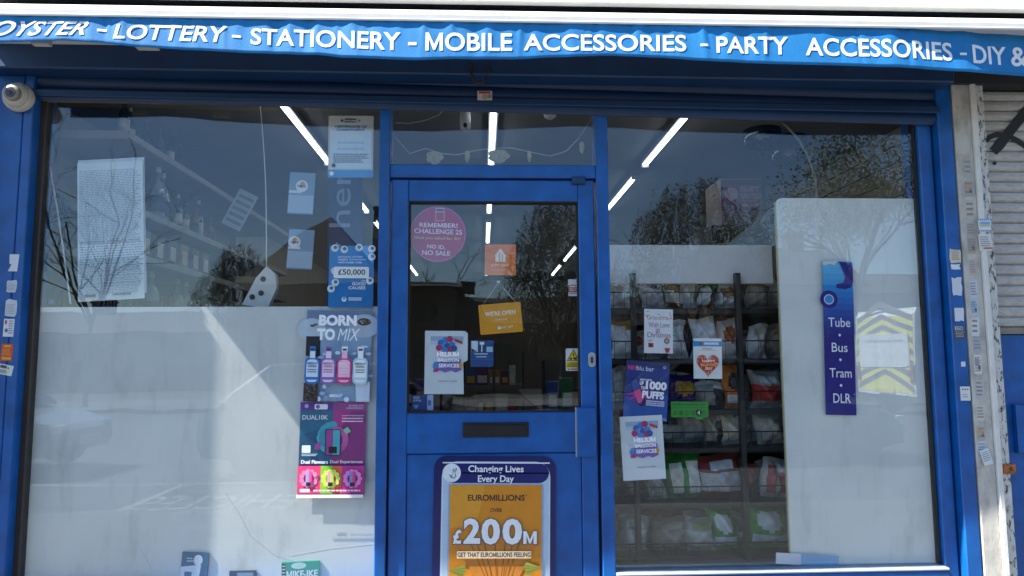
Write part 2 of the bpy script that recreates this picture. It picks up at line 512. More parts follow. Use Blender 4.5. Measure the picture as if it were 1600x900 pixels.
# van with chevrons on its back doors
vx, vy = 10.6, -15.2
van = thing('white_van', 'white high roof van with yellow chevron back doors, mirrored in the right window', 'van', (vx, vy, -0.12))
WP = M('#e4e6e6', 0.3, 0.05, 2, coat=0.5)
vb = MB()
vb.prism([(vx, .42), (vx + 4.1, .42), (vx + 5.4, .45), (vx + 5.45, 1.05), (vx + 4.5, 1.35), (vx + 3.8, 2.35), (vx + 3.3, 2.62), (vx + .1, 2.66), (vx, 2.5)], vy - .98, vy + .98, WP)
vb.build('body', van)
CHEV_Y, CHEV_R = M('#e8e23a', 0.4, 0.05), M('#7b6a6a', 0.5, 0.1)
cb = MB()
for k in range(7):
    z0 = .5 + k * .3
    for sx in (-1, 1):
        cb.add([(vx - .012, vy, z0 + .42), (vx - .012, vy, z0 + .57), (vx - .012, vy + sx * .93, z0 + .15), (vx - .012, vy + sx * .93, z0)][::sx], [(0, 1, 2, 3)], CHEV_R)
cb.box(vx - .008, vx, vy - .94, vy + .94, .48, 2.5, CHEV_Y)
cb.build('chevron_panel', van)
MB().box(vx - .03, vx - .013, vy - .80, vy + .80, 1.12, 1.98, WP).build('door_panel', van)
vs, fs, _ = text_geo('Kelly Communications', 0.0)
MB().add([(vx - .033, vy + .62 - a * 1.24, 1.70 + b * .15) for a, b in vs], fs, M('#6a7480', 0.5, 0.05)).build('lettering', van)
MB().box(vx - .03, vx - .011, vy - .26, vy + .26, .46, .57, M('#e8c84a', 0.5, 0.05)).build('number_plate', van)
for sx in (-1, 1):
    MB().box(vx - .04, vx - .002, vy + sx * .9 - .06, vy + sx * .9 + .06, .75, 1.15, M('#8a1014', 0.3, 0.05)).build('tail_light', van)
for wx in (1.0, 4.5):
    for sx in (-1, 1):
        w = MB().lathe([(.2, -.11), (.34, -.11), (.36, -.05), (.36, .05), (.34, .11), (.2, .11)], RUBBER, (vx + wx, vy + sx * .86, .25), 18, 'y').build('tyre', van)
MB().prism([(vx + 3.95, 1.5), (vx + 4.4, 1.38), (vx + 3.75, 2.25), (vx + 3.5, 2.25)], vy - .99, vy + .99, M('#10151a', 0.05, 0.1, 3)).build('window', van)

van.rotation_euler = (0, 0, R(-13))
# houses across the road
BRICKWALL = two_tone('brown brick wall', '#5f4638', '#4a352b', 40, 0.4, 0.6, 0.85, (1, 1, 3), 0.2)
ROOF = two_tone('dark roof tiles', '#2c2928', '#1f1c1b', 30, 0.4, 0.6, 0.8, (1, 1, 4), 0.3)
WIN_DARK = M('#1a2026', 0.08, 0.1, 2)
def house(label, x0, x1, y, depth, z_eave, z_ridge, chimneys, windows, hip=0.0, wall=None):
    h = thing('brick_house', label, 'house', ((x0 + x1) / 2, y, 0), 'houses across the road')
    wm = wall or BRICKWALL
    MB().box(x0, x1, y - depth, y, -0.1, z_eave, wm).build('wall', h)
    o = .35
    ym = y - depth / 2
    r = MB()
    vs = [(x0 - o, y + o, z_eave), (x1 + o, y + o, z_eave), (x1 + o, y - depth - o, z_eave), (x0 - o, y - depth - o, z_eave), (x0 - o + hip, ym, z_ridge), (x1 + o - hip, ym, z_ridge)]
    r.add(vs, [(0, 1, 5, 4), (1, 2, 5), (2, 3, 4, 5), (3, 0, 4), (3, 2, 1, 0)], ROOF)
    rf = r.build('roof', h)
    for cx, w, zt in chimneys:
        c = MB().box(cx - w / 2, cx + w / 2, ym - .35, ym + .35, z_eave, zt, BRICKWALL).box(cx - w / 2 - .06, cx + w / 2 + .06, ym - .41, ym + .41, zt - .2, zt - .08, BRICKWALL)
        c.build('chimney', h)
    for wx, wz, ww, wh in windows:
        f = MB().box(wx - ww / 2 - .07, wx + ww / 2 + .07, y - .02, y + .05, wz - .07, wz + wh + .07, M('#5f5d58', 0.5, 0.05)).build('window', h)
        MB().box(wx - ww / 2, wx - .03, y + .052, y + .06, wz, wz + wh, WIN_DARK).box(wx + .03, wx + ww / 2, y + .052, y + .06, wz, wz + wh, WIN_DARK).build('pane', f, origin=(0, 0, 0)).location = (0, 0, 0)
    return h
def fix_panes():
    for o in bpy.data.objects:
        if o.name.split('.')[0] == 'pane' and o.parent and o.parent.parent: o.location = -o.parent.parent.location
house('brown house with steep dark tiled roof mirrored in the left window', -10.4, -4.6, -27.5, 8, 4.6, 8.4, [(-4.9, .9, 8.9)], [(-9, 1, 1.5, 1.3), (-6, 1, 1.5, 1.3), (-9, 3.1, 1.3, 1.1), (-6, 3.1, 1.3, 1.1)], 3.2)
house('low dark house with flat eaves and chimney mirrored in the door glass', -4.0, -1.4, -29, 7, 4.6, 5.2, [(-.75, .75, 5.3)], [(-2.6, 1, 1.2, 1.2), (-2.6, 3, 1.2, 1.1)])
house('low roofed house beside the chimney mirrored in the door glass', -1.3, 4.2, -30, 7, 3.0, 4.5, [], [(1, .9, 1.5, 1.2), (3, .9, 1.2, 1.2)])
house('brown brick gable house mirrored above the crisp rack', 10.2, 15.5, -25, 8, 4.3, 6.4, [(14.5, .8, 7.2)], [(11.1, 2.2, .5, 1.2), (13.2, 2.2, 1.4, 1.2), (12.6, .5, 1.8, 1.3)])

house('long low terrace mirrored behind the white board of the left window', -30, -11.2, -31, 8, 2.7, 3.9, [(-20, .9, 4.6)], [(-27, .9, 1.4, 1.2), (-23, .9, 1.4, 1.2), (-18, .9, 1.4, 1.2), (-14, .9, 1.4, 1.2)])
house('low brick house between the birches mirrored in the right window', 4.6, 9.9, -31, 7, 3.0, 4.6, [(7, .8, 5.2)], [(6, .9, 1.4, 1.2), (8.4, .9, 1.4, 1.2)])
house('long low terrace mirrored behind the tall white board', 16, 40, -28, 8, 4.2, 5.6, [(24, .9, 6.4)], [(18, 1, 1.4, 1.2), (22, 1, 1.4, 1.2), (27, 1, 1.4, 1.2), (32, 1, 1.4, 1.2)])
# trees across the road
BARK = M('#3a322b', 0.9, 0.3, 8, 0.4)
def branch(mb, p, d, length, r, depth, tips, droop=0.0, spread=0.55):
    pts = [p]; q = p.copy(); dd = d.copy()
    n = 4
    for i in range(n):
        dd = (dd + Vector((random.gauss(0, .13), random.gauss(0, .13), random.gauss(0, .08) - droop))).normalized()
        q = q + dd * (length / n); pts.append(q.copy())
    mb.tube(pts, r, BARK, 5 if depth > 1 else 3, r * 0.55)
    tips.append((q.copy(), dd.copy()))
    if depth > 0:
        for k in range(3 if depth > 1 else 4):
            s = pts[random.randint(1, n)]
            nd = (dd + Vector((random.gauss(0, spread), random.gauss(0, spread), random.gauss(0.05, spread * .6)))).normalized()
            branch(mb, s.copy(), nd, length * random.uniform(.55, .8), r * .5, depth - 1, tips, droop, spread)
def leaf_quad(mb, c, s, m):
    a = Vector((random.gauss(0, 1), random.gauss(0, 1), random.gauss(0, 1))).normalized()
    b = a.orthogonal().normalized()
    mb.add([c - a * s, c + b * s * .5, c + a * s, c - b * s * .5], [(0, 1, 2, 3)], m)
def tree(label, x, y, h, w, leaf=None, strands=0, leaves=0, base=0.3, seed=1, droop=0.02, limb_depth=3, slim=1.0):
    random.seed(seed)
    t = thing('street_tree', label, 'tree', (x, y, -0.1), 'trees across the road')
    tb, tips = MB(), []
    th = h * base
    tb.tube([(x, y, -.1), (x + .05, y, th * .5), (x, y + .05, th)], .016 * h * slim, BARK, 8, .011 * h * slim)
    for k in range(6):
        a = 2 * math.pi * k / 6 + random.random()
        d = Vector((math.cos(a) * .45 * w / h * 1.6, math.sin(a) * .4, 1)).normalized()
        branch(tb, Vector((x, y, th * random.uniform(.8, 1))), d, h * .36, .0075 * h * slim, limb_depth, tips, droop)
    tb.build('trunk', t)
    if leaf:
        ms = [M(c, 0.7, 0.2, 5) for c in leaf]
        lb = MB()
        for k in range(strands):      # hanging twigs with small leaves
            tt = random.random() * 2 * math.pi
            rr = math.sqrt(random.random())
            zt = th + (h - th) * random.uniform(.25, 1)
            f = math.sqrt(max(0.05, 1 - ((zt - th) / (h - th) - .45) ** 2 / .34))
            f *= .62 + .38 * abs(math.sin(tt * 1.5 + seed + zt * 1.1)) * (1.15 if math.sin(zt * 2.3 + seed) > -.4 else .75)
            if math.sin(tt * 4 + zt * 2.7 + seed) > .72: continue
            q = Vector((x + rr * f * w / 2 * math.cos(tt), y + rr * f * w / 2 * math.sin(tt), zt))
            L = random.uniform(.4, 2.0)
            out = Vector((math.cos(tt), math.sin(tt), 0)) * .25
            for j in range(int(L * 24)):
                leaf_quad(lb, q + Vector((random.gauss(0, .06), random.gauss(0, .06), 0)), random.uniform(.028, .062), random.choice(ms))
                q = q + Vector((0, 0, -.041)) + out * .041
        for k in range(leaves):
            p, d = random.choice(tips)
            leaf_quad(lb, p + Vector((random.gauss(0, .33), random.gauss(0, .33), random.gauss(0, .28))), random.uniform(.03, .07), random.choice(ms))
        lb.build('crown', t)
    return t
BIRCH = ['#37331d', '#453e25', '#2d2a19', '#4d4429']
tree('tall weeping birch mirrored above the white panel in the right window', 8.4, -24.5, 8.4, 6.8, BIRCH, 1300, 0, .25, 3)
tree('weeping birch mirrored in the right half of the door glass', 2.9, -24, 7.6, 4.4, BIRCH, 1000, 0, .25, 5)
tree('small weeping tree mirrored in the middle of the left window', -11.7, -31, 6.9, 3.9, BIRCH, 750, 0, .25, 8)
tree('bare branching tree mirrored over the price list papers', -12.3, -19.4, 9.6, 5.2, None, 0, 0, .30, 11, .0, 4, .62)
tree('green leafed tree mirrored high at the right end of the right window', 12.4, -19.6, 8.9, 6.2, ['#4d5424', '#5b622c', '#3d431c'], 0, 15000, .45, 13, .0, 3)
tree('thin bare tree mirrored behind the chimney in the door glass', -2.2, -33, 7.6, 3.0, None, 0, 0, .3, 17, .0, 3)
random.seed(21)

# ------------------------------------------------------------------ the shop building
FL = M('#6d6a66', 0.5, 0.2, 3)
shop = thing('shop_building', 'single storey shop room behind the blue shopfront', 'building', (0, 4, 0))
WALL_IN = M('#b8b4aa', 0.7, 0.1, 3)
MB().box(-2.55, 2.55, 0.06, 9.0, -0.1, 0.1, FL).build('floor', shop)
MB().box(-2.55, 2.55, 0.02, 9.0, Z_CEIL, Z_CEIL + .12, M('#8b8b8c', 0.8, 0.1, 2)).build('ceiling', shop)
MB().box(-2.55, -2.40, 0.06, 9.0, 0.1, Z_CEIL, WALL_IN).build('side_wall', shop)
MB().box(2.40, 2.55, 0.06, 9.0, 0.1, Z_CEIL, WALL_IN).build('side_wall', shop)
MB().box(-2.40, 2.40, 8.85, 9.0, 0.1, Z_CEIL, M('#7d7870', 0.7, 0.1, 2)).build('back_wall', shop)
MB().box(-9, 9, 0.02, 9.0, Z_CEIL + .125, 7.5, BRICKWALL).build('upper_wall', shop)
# slat boards of the right inner wall, told apart above the big white board
for i in range(14):
    z = 1.35 + i * .1
    MB().bev(2.375, 2.40, .12, 3.2, z, z + .094, M('#a9a298', 0.6, 0.1, 4), .004).build('slat', shop)

# ------------------------------------------------------------------ blue shopfront
front = thing('blue_shopfront', 'blue painted metal shopfront with two tall windows and a fanlight', 'shopfront', (0, 0, 0))
def fp(name, x0, x1, y0, y1, z0, z1, m=BLUE, b=.004): return MB().bev(x0, x1, y0, y1, z0, z1, m, b).build(name, front)
xs = PX(11, POST_Y)
fp('post', xs + .002, X_L1, POST_Y, .10, 0, Z_HEAD + .12)
fp('post', X_L0 - .1, xs - .002, POST_Y + .004, .10, 0, Z_HEAD + .12)
fp('gasket', X_L1 - .01, X_L1 + .028, -.02, .03, 0, Z_HEAD + .12, BRONZE)
fp('post', X_R0, X_R1, POST_Y, .10, 0, Z_HEAD + .10)
fp('window_frame', XF_R, X_R0 - .012, -.035, .10, 0, Z_HEAD + .12)
fp('window_frame', XF_R + .028, X_R0 - .004, -.028, .09, 0, Z_HEAD + .12, BLUE_DARK)
fp('gasket', XF_R - .010, XF_R - .001, -.012, .03, Z_SILL, Z_HEAD + .1, RUBBER)
fp('mullion', ML0, ML1, FRAME_Y, .06, 0, Z_HEAD + .12)
fp('mullion', MR0, MR1, FRAME_Y, .06, 0, Z_HEAD + .12)
fp('transom', ML1 + .001, MR0 - .001, FRAME_Y + .003, .05, Z_TR0, Z_TR1)
fp('sill', MR1 + .001, XF_R - .001, FRAME_Y - .02, .05, Z_SILL - .07, Z_SILL - .012)
fp('sill_strip', MR1 + .001, XF_R - .001, FRAME_Y - .024, .05, Z_SILL - .0115, Z_SILL, M('#8f9aa6', 0.4, 0.15, 10))
fp('sill', X_L1 + .001, ML0 - .001, FRAME_Y - .02, .05, Z_SILL - .10, Z_SILL - .03)
fp('stall_riser', X_L1 + .001, ML0 - .001, -.02, .06, 0, Z_SILL - .101)
fp('stall_riser', MR1 + .001, XF_R - .001, -.02, .06, 0, Z_SILL - .071)
for x0, x1, z0, z1 in ((X_L1 + .02, ML0 + .006, Z_SILL - .04, Z_HEAD + .06), (MR1 - .006, XF_R - .012, Z_SILL - .01, Z_HEAD + .06), (ML1 - .006, MR0 + .006, Z_TR1 - .006, Z_HEAD + .06)):
    MB().box(x0, x1, -.003, .003, z0, z1, GLASS).build('pane', front)
for x0, x1, z in ((ML1, MR0, Z_TR1), ):
    MB().box(x0, x1, -.012, -.004, z, z + .006, RUBBER).build('gasket', front)
# inner display floor of the windows
fp('window_bed', X_L1 + .03, ML0, .06, .55, Z_SILL - .12, Z_SILL - .05, M('#c9ccce', 0.5, 0.2, 6))
fp('window_bed', MR1, XF_R, .06, .30, Z_SILL - .12, Z_SILL - .015, M('#5b5a56', 0.6, 0.2, 6))
fp('head', X_L1, X_R0, .012, .10, Z_HEAD, Z_CEIL + .1, M('#5c5750', 0.6, 0.2, 6))

# ------------------------------------------------------------------ door
door = thing('shop_door', 'blue metal shop door with tall glass above a kick panel', 'door', (PX(770), 0, 0.1))
DX0, DX1 = PX(609, DOOR_Y), PX(932, DOOR_Y)
GX0, GX1 = PX(636, DOOR_Y), PX(907, DOOR_Y)
GZ0, GZ1 = PZ(645, DOOR_Y), PZ(314, DOOR_Y)
ZM = PZ(708, DOOR_Y)
dp = lambda name, x0, x1, y0, y1, z0, z1, m=BLUE, b=.004: MB().bev(x0, x1, y0, y1, z0, z1, m, b).build(name, door)
dp('stile', DX0, GX0, DOOR_Y, .02, .1, Z_D)
dp('stile', GX1, DX1, DOOR_Y, .02, .1, Z_D)
dp('rail', GX0 + .0005, GX1 - .0005, DOOR_Y + .001, .02, GZ1, Z_D - .0005)
dp('rail', GX0 + .0005, GX1 - .0005, DOOR_Y + .001, .02, ZM, GZ0)
dp('kick_panel', GX0 + .0005, GX1 - .0005, DOOR_Y + .010, .016, .1, ZM - .003)
g = .008
for x0, x1, z0, z1 in ((GX0, GX0 + g, GZ0, GZ1), (GX1 - g, GX1, GZ0, GZ1), (GX0 + g, GX1 - g, GZ0, GZ0 + g), (GX0 + g, GX1 - g, GZ1 - g, GZ1)):
    MB().box(x0 + .0006, x1 - .0006, DOOR_Y + .008, .012, z0 + .0006, z1 - .0006, RUBBER).build('gasket', door)
MB().box(GX0 + .004, GX1 - .004, -.002, .004, GZ0 + .004, GZ1 - .004, GLASS).build('pane', door)
# letter plate
lx0, lx1, lz0, lz1 = PX(723, DOOR_Y, 670), PX(826, DOOR_Y, 670), PZ(683, DOOR_Y), PZ(660, DOOR_Y)
lp = dp('letter_plate', lx0, lx1, DOOR_Y - .008, DOOR_Y + .002, lz0, lz1, BLACK, .003)
MB().bev(lx0 + .012, lx1 - .012, DOOR_Y - .014, DOOR_Y - .0075, lz0 + .012, lz1 - .01, M('#1d1e22', 0.35, 0.1), .002).build('flap', door)
# guard plate over the lock
a, b_ = P(900, 636, DOOR_Y), P(931, 713, DOOR_Y)
dp('guard_plate', a.x, b_.x + .002, DOOR_Y - .022, DOOR_Y - .0006, b_.z, a.z, BLUE, .005)
MB().box(a.x - .006, a.x - .001, DOOR_Y - .018, DOOR_Y - .0006, b_.z, a.z, ALU).build('guard_edge', door)
c = P(924.5, 562, DOOR_Y)
lk = MB().prism(round_rect(c.x - .017, c.x + .017, c.z - .034, c.z + .034, .0165), DOOR_Y - .006, DOOR_Y - .0004, ALU)
lk.build('lock_plate', door)
MB().prism(round_rect(c.x - .006, c.x + .006, c.z - .016, c.z + .014, .006), DOOR_Y - .010, DOOR_Y - .0062, M('#4a4a48', 0.4, 0.1, metal=.5)).build('key_cylinder', door)
a, b_ = P(893, 277, DOOR_Y), P(914, 288, DOOR_Y)
dp('closer_bracket', a.x, b_.x, DOOR_Y - .02, DOOR_Y - .0006, b_.z, a.z, BLUE_DARK, .004)

# ------------------------------------------------------------------ roller shutter with its box, hook
shutter = thing('roller_shutter', 'dark blue roller shutter rolled up above the windows', 'shutter', (0, 0, Z_HEAD))
SB = M('#0f345e', 0.5, 0.2, 5, 0.05, fine=60)
zb = PZ(117, -.17, 770)
hb = MB().bev(PX(-60, -.17), PX(1492, -.17, 120), -.17, .0, zb, Z_CEIL + .34, SB, .006)
bx = hb.build('shutter_box', shutter)
bx.rotation_euler = (0, R(.25), 0)
ang = R(1.15)
zc = PZ(136, -.05)
for i in range(-2, 3):
    z = zc + i * .062
    s = MB()
    n = 7
    prof = [(-.052 - .014 * math.sin(math.pi * k / (n - 1)) ** .8, z + .060 * k / (n - 1)) for k in range(n)]
    x0, x1 = PX(38, -.05, 140) + .006, PX(1466, -.05, 165)
    vs = [(x0, y, zz) for y, zz in prof] + [(x1, y, zz) for y, zz in prof] + [(x0, -.048, z), (x0, -.048, z + .06), (x1, -.048, z), (x1, -.048, z + .06)]
    fs = [(k, k + n, k + n + 1, k + 1) for k in range(n - 1)] + [(2 * n, 2 * n + 1, 2 * n + 3, 2 * n + 2)]
    s.add(vs, fs, SB)
    o = s.build('slat', shutter)
    o.rotation_euler = (0, ang, 0)
o = MB().bev(PX(40, -.06, 150), PX(1466, -.06, 175), -.078, -.02, PZ(161, -.06) - .012, PZ(161, -.06) + .02, SB, .003).box(PX(60, -.06, 150), PX(1440, -.06, 175), -.055, -.01, PZ(161, -.06) - .018, PZ(161, -.06) - .0125, M('#6d6861', 0.6, 0.2, 8)).build('bottom_bar', shutter)
o.rotation_euler = (0, R(.55), 0)
a = P(734, 98, -.19); b_ = P(764, 98, -.19); c = P(750, 130, -.19)
hk = MB().tube([(a.x, -.175, a.z), (a.x + .004, -.19, a.z - .05), (c.x - .02, -.19, c.z + .006), (c.x, -.19, c.z), (c.x + .02, -.19, c.z + .008), (b_.x, -.19, b_.z - .04), (b_.x, -.175, b_.z)], .006, M('#2a2725', 0.6, 0.2), 7)
hk.build('pull_loop', shutter)

# ------------------------------------------------------------------ awning cassette and lettered valance
awn = thing('awning', 'white awning cassette with a bright blue lettered fabric valance', 'awning', (0, VAL_Y, PZ(30, VAL_Y)))
CASS = two_tone('chipped white awning paint', '#cfcfcd', '#77777a', 26, 0.66, 0.70, 0.4, (1, 1, 6), 0.1, 8, var=0.1)
ax0, ax1 = PX(-95, VAL_Y, 40), 3.6
ct, cbm = P(800, 4, VAL_Y - .02), P(800, 29, VAL_Y - .03)
zt, zbm = ct.z, cbm.z
prof = [(-.10, zbm + .004), (VAL_Y + .003, zbm + .004), (VAL_Y + .001, zbm - .003), (VAL_Y - .005, zbm - .003), (VAL_Y - .006, zbm + .004), (VAL_Y - .003, zbm + .008), (VAL_Y - .003, zbm + .026),
        (VAL_Y + .003, zbm + .032), (VAL_Y + .008, zbm + .046), (VAL_Y + .022, zbm + .058), (VAL_Y + .05, zbm + .064), (-.10, zbm + .066)]
vs = [(ax0, y, z) for y, z in prof] + [(ax1, y, z) for y, z in prof]
n = len(prof)
c_ = MB().add(vs, [(i, (i + 1) % n, (i + 1) % n + n, i + n) for i in range(n)] + [tuple(range(n - 1, -1, -1)), tuple(range(n, 2 * n))], CASS)
c_.build('cassette', awn)
BOT = [(-140, 66), (-60, 66), (0, 67), (60, 65), (100, 64), (150, 67), (215, 74), (300, 79), (400, 84.5), (500, 88), (540, 92.5), (650, 96), (712, 93.5), (800, 93.5), (870, 90), (950, 87.5), (1030, 91), (1100, 96), (1200, 100.5), (1300, 103), (1375, 106), (1490, 109), (1600, 112), (1800, 118)]
BW = [(P(x, y, VAL_Y).x, P(x, y, VAL_Y).z) for x, y in BOT]
def zbot(x):
    for (xa, za), (xb, zb_) in zip(BW, BW[1:]):
        if x <= xb:
            t = max(0, min(1, (x - xa) / (xb - xa)))
            return za + (zb_ - za) * (t * t * (3 - 2 * t) * .5 + t * .5)
    return BW[-1][1]
WR = [(random.uniform(ax0, 2.6), random.uniform(.006, .03), random.uniform(-1, 1), random.uniform(.2, .9), random.uniform(-.5, .5)) for _ in range(170)]
XR0, XR1 = PX(1385, VAL_Y, 60), PX(1500, VAL_Y, 60)
def yval(x, z):
    zt_ = zbm + .004
    h = (zt_ - z) / .19
    y = VAL_Y + .004 - .014 * h + .003 * math.sin(x * 5.1 + 1) * h + .004 * math.sin(x * 2.3) * h + .0012 * math.sin(x * 41 + 3 * math.sin(x * 7)) * (1 - .6 * h)
    for wx, ww, amp, reach, sl in WR:
        dx = x - wx - sl * h * .05
        if abs(dx) < ww * 3:
            y += .0038 * amp * math.exp(-(dx / ww) ** 2) * math.exp(-h / reach)
    t = max(0, min(1, (x - XR0) / (XR1 - XR0)))
    y += .030 * t * t * (3 - 2 * t) + max(0, x - XR1) * .10
    return y
FAB = M('#0f7abc', 0.75, 0.16, 6, 0.25, fine=300)
nx, nz = 640, 12
v = MB(); vs = []; fs = []
for side in (0, 1):
    for i in range(nx + 1):
        x = ax0 + .01 + (2.75 - ax0) * i / nx
        zb_ = zbot(x)
        for j in range(nz + 1):
            z = zbm + .004 + (zb_ - zbm - .004) * j / nz
            vs.append((x, yval(x, z) + side * .0012, z))
N = (nx + 1) * (nz + 1)
for i in range(nx):
    for j in range(nz):
        a = i * (nz + 1) + j
        fs.append((a, a + 1, a + nz + 2, a + nz + 1))
        fs.append((a + N, a + N + nz + 1, a + N + nz + 2, a + N + 1))
    a = i * (nz + 1) + nz
    fs.append((a, a + N, a + N + nz + 1, a + nz + 1))
v.add(vs, fs, FAB)
val = v.build('valance', awn, smooth=True)
# hem and seams
hm = MB(); hv = []; hf = []
for i in range(nx + 1):
    x = ax0 + .01 + (2.75 - ax0) * i / nx
    for dz in (.012, .0135):
        z = zbot(x) + dz; hv.append((x, yval(x, z) - .0008, z))
for i in range(nx): hf.append((i * 2, i * 2 + 2, i * 2 + 3, i * 2 + 1))
hm.add(hv, hf, M('#0e68b4', 0.8, 0.1))
hm.build('hem_stitching', awn)
words = [('OYSTER', -9, 140, 32, 57, 33, 55, .10), ('-', 152, 167, 45, 49, 46, 50, 0), ('LOTTERY', 180, 353, 37.5, 61, 41, 67, .03), ('-', 363, 377, 55, 59, 56, 60, 0), ('STATIONERY', 392, 626, 44, 70.5, 51, 81, 0), ('-', 638, 651, 67, 72, 67, 72, 0),
         ('MOBILE', 665, 800, 51, 81, 52, 80.5, 0), ('ACCESSORIES', 818, 1072, 53, 79.5, 54.5, 81.5, 0), ('-', 1094, 1106, 69, 73, 69, 73, 0), ('PARTY', 1119, 1231, 57, 83, 57.5, 86, 0), ('ACCESSORIES', 1258, 1493, 59, 87.5, 62.5, 93, 0), ('-', 1505, 1516, 79, 83, 79, 83, 0), ('DIY', 1527, 1584, 64.5, 95, 66, 96, 0), ('&', 1592, 1622, 65, 97, 65, 97, 0)]
LM = M('#f0f0ee', 0.6, 0.1, 12)
for w, x0, x1, t0, b0, t1, b1, sh in words:
    tv, tf, _ = text_geo(w, 0.018 if w != '-' else 0, 4)
    bm = bmesh.new()
    bv = [bm.verts.new((a, b, 0)) for a, b in tv]
    for f in tf: bm.faces.new([bv[i] for i in f])
    bm.normal_update()
    bmesh.ops.triangulate(bm, faces=bm.faces[:])
    wide = (x1 - x0) / 390.0
    for _ in range(3):      # fine enough to follow the creases of the fabric
        long_ = [e for e in bm.edges if math.hypot((e.verts[0].co.x - e.verts[1].co.x) * wide, (e.verts[0].co.y - e.verts[1].co.y) * .075) > .010]
        if not long_: break
        bmesh.ops.subdivide_edges(bm, edges=long_, cuts=1)
        bmesh.ops.triangulate(bm, faces=[f for f in bm.faces if len(f.verts) > 3])
    bm.verts.index_update()
    tv = [(v.co.x, v.co.y) for v in bm.verts]; tf = [tuple(v.index for v in f.verts) for f in bm.faces]
    bm.free()
    out = []
    for a, b in tv:
        px = x0 + (x1 - x0) * (a + sh * (b - .5) * (b1 - t1) / (x1 - x0) * 8)
        top, bot = t0 + (t1 - t0) * a, b0 + (b1 - b0) * a
        q = P(px, bot + (top - bot) * b, VAL_Y)
        out.append((q.x, yval(q.x, q.z) - .0016, q.z))
    par = list(range(len(out)))
    def find(i):
        while par[i] != i: i = par[i]
        return i
    for f in tf:
        for k in f[1:]: par[find(k)] = find(f[0])
    groups = {}
    for f in tf: groups.setdefault(find(f[0]), []).append(f)
    for gf in groups.values():
        ids = sorted({i for f in gf for i in f}); mp_ = {i: k for k, i in enumerate(ids)}
        MB().add([out[i] for i in ids], [tuple(mp_[i] for i in f) for f in gf], LM).build('letter', awn)
for px0, px1, py in ((55, 82, 70), (217, 250, 76)):
    a, b_ = P(px0, py, -.40), P(px1, py, -.40)
    MB().box(a.x, b_.x, -.43, -.40, a.z - .008, a.z + .02, M('#b9b7b0', 0.5, 0.2)).build('arm_bracket', awn)
# sign board above the awning
sg = thing('sign_board', 'white edged shop sign board above the awning', 'sign', (0, -.2, 3.2))
MB().box(ax0, 3.8, -.36, .015, zbm + .135, 4.0, M('#23262b', 0.5, 0.1)).build('panel', sg)
MB().box(ax0, 3.8, -.40, -.362, zbm + .118, zbm + .20, M('#e4e4e2', 0.4, 0.1)).build('edge_trim', sg)
MB().box(ax0, 3.8, -.098, .012, zbm - .1, zbm + .13, M('#1c2026', 0.6, 0.1)).build('backing', sg)

# ------------------------------------------------------------------ right pilaster, neighbour's shutter, unseen left pilaster added for its shadow
STONE = two_tone('grimy off white stone', '#c9c6bd', '#8e8a80', 14, 0.45, 0.75, 0.75, (1, 1, .5), 0.3, 10)
PEEL = two_tone('peeling white paint', '#d2d1cb', '#55534f', 42, 0.53, 0.58, 0.65, (1.5, 1, .6), 0.6, 8)
pil = thing('stone_pilaster', 'narrow off-white pilaster with peeling paint and stickers right of the window', 'pilaster', (PX(1540, POST_Y), 0, 0))
p0, p1, p2, p3 = PX(1515, POST_Y), PX(1542.5, POST_Y), PX(1551, POST_Y), PX(1567, POST_Y)
zpt = P(1520, 132, POST_Y).z
MB().bev(p0, p1, POST_Y - .004, .12, -.02, zpt, STONE, .003).build('shaft', pil)
MB().bev(p1 + .001, p2, POST_Y - .018, .12, -.02, zpt + .004, M('#dddcd6', 0.5, 0.15, 10, .2), .004).build('moulding', pil)
MB().bev(p2 + .001, p3, POST_Y + .002, .12, -.02, zpt + .002, PEEL, .003).build('edge_strip', pil)
nb = thing('neighbour_shutter', 'grey slatted roller shutter of the shop next door with black graffiti', 'shutter', (2.7, 0, P(1580, 515, 0).z))
GALV = two_tone('dull galvanised slats', '#bdbab5', '#a19e99', 30, 0.45, 0.7, 0.5, (1, 1, 4), 0.15, 8, .05)
zs0, zs1 = P(1580, 512, 0).z, P(1580, 134, 0).z
k = 0
z = zs0
while z < zs1:
    s = MB()
    x0, x1 = p3 + .001, 4.2
    pr = [(.0, z), (-.010, z + .008), (-.013, z + .025), (-.010, z + .042), (0, z + .0495)]
    vs = [(x0, y, zz) for y, zz in pr] + [(x1, y, zz) for y, zz in pr]
    s.add(vs, [(i, i + 5, i + 6, i + 1) for i in range(4)] + [(0, 4, 9, 5)], GALV)
    s.build('slat', nb)
    z += .0505; k += 1
MB().box(p3 + .001, 4.2, -.02, .05, zs0 - .03, zs0 - .0008, M('#8f8577', 0.6, 0.3, 10)).build('bottom_bar', nb)
MB().box(p3 + .001, 4.2, .012, .05, zs0, zs1 + .4, M('#4b4c4e', 0.6, 0.1)).build('backing', nb)
def ribbon(pts, w, y, m):
    mb = MB(); vs = []; fs = []
    for i, p in enumerate(pts):
        a = Vector(pts[max(0, i - 1)]); b = Vector(pts[min(len(pts) - 1, i + 1)])
        d = (b - a).normalized(); nn = Vector((-d.y, d.x))
        ww = w if not isinstance(w, list) else w[i]
        vs += [(p[0] + nn.x * ww, y, p[1] + nn.y * ww), (p[0] - nn.x * ww, y, p[1] - nn.y * ww)]
    for i in range(len(pts) - 1): fs.append((2 * i, 2 * i + 1, 2 * i + 3, 2 * i + 2))
    mb.add(vs, fs, m); return mb
def px2(pts, y): return [(P(a, b, y).x, P(a, b, y).z) for a, b in pts]
SPRAY = M('#1b1b1d', 0.6, 0.2, 20)
ribbon(px2([(1640, 130), (1605, 172), (1590, 190), (1574, 210), (1562, 226), (1552, 237)], -.0145), [.022, .024, .024, .024, .026, .022], -.0145, SPRAY).build('graffiti', nb)
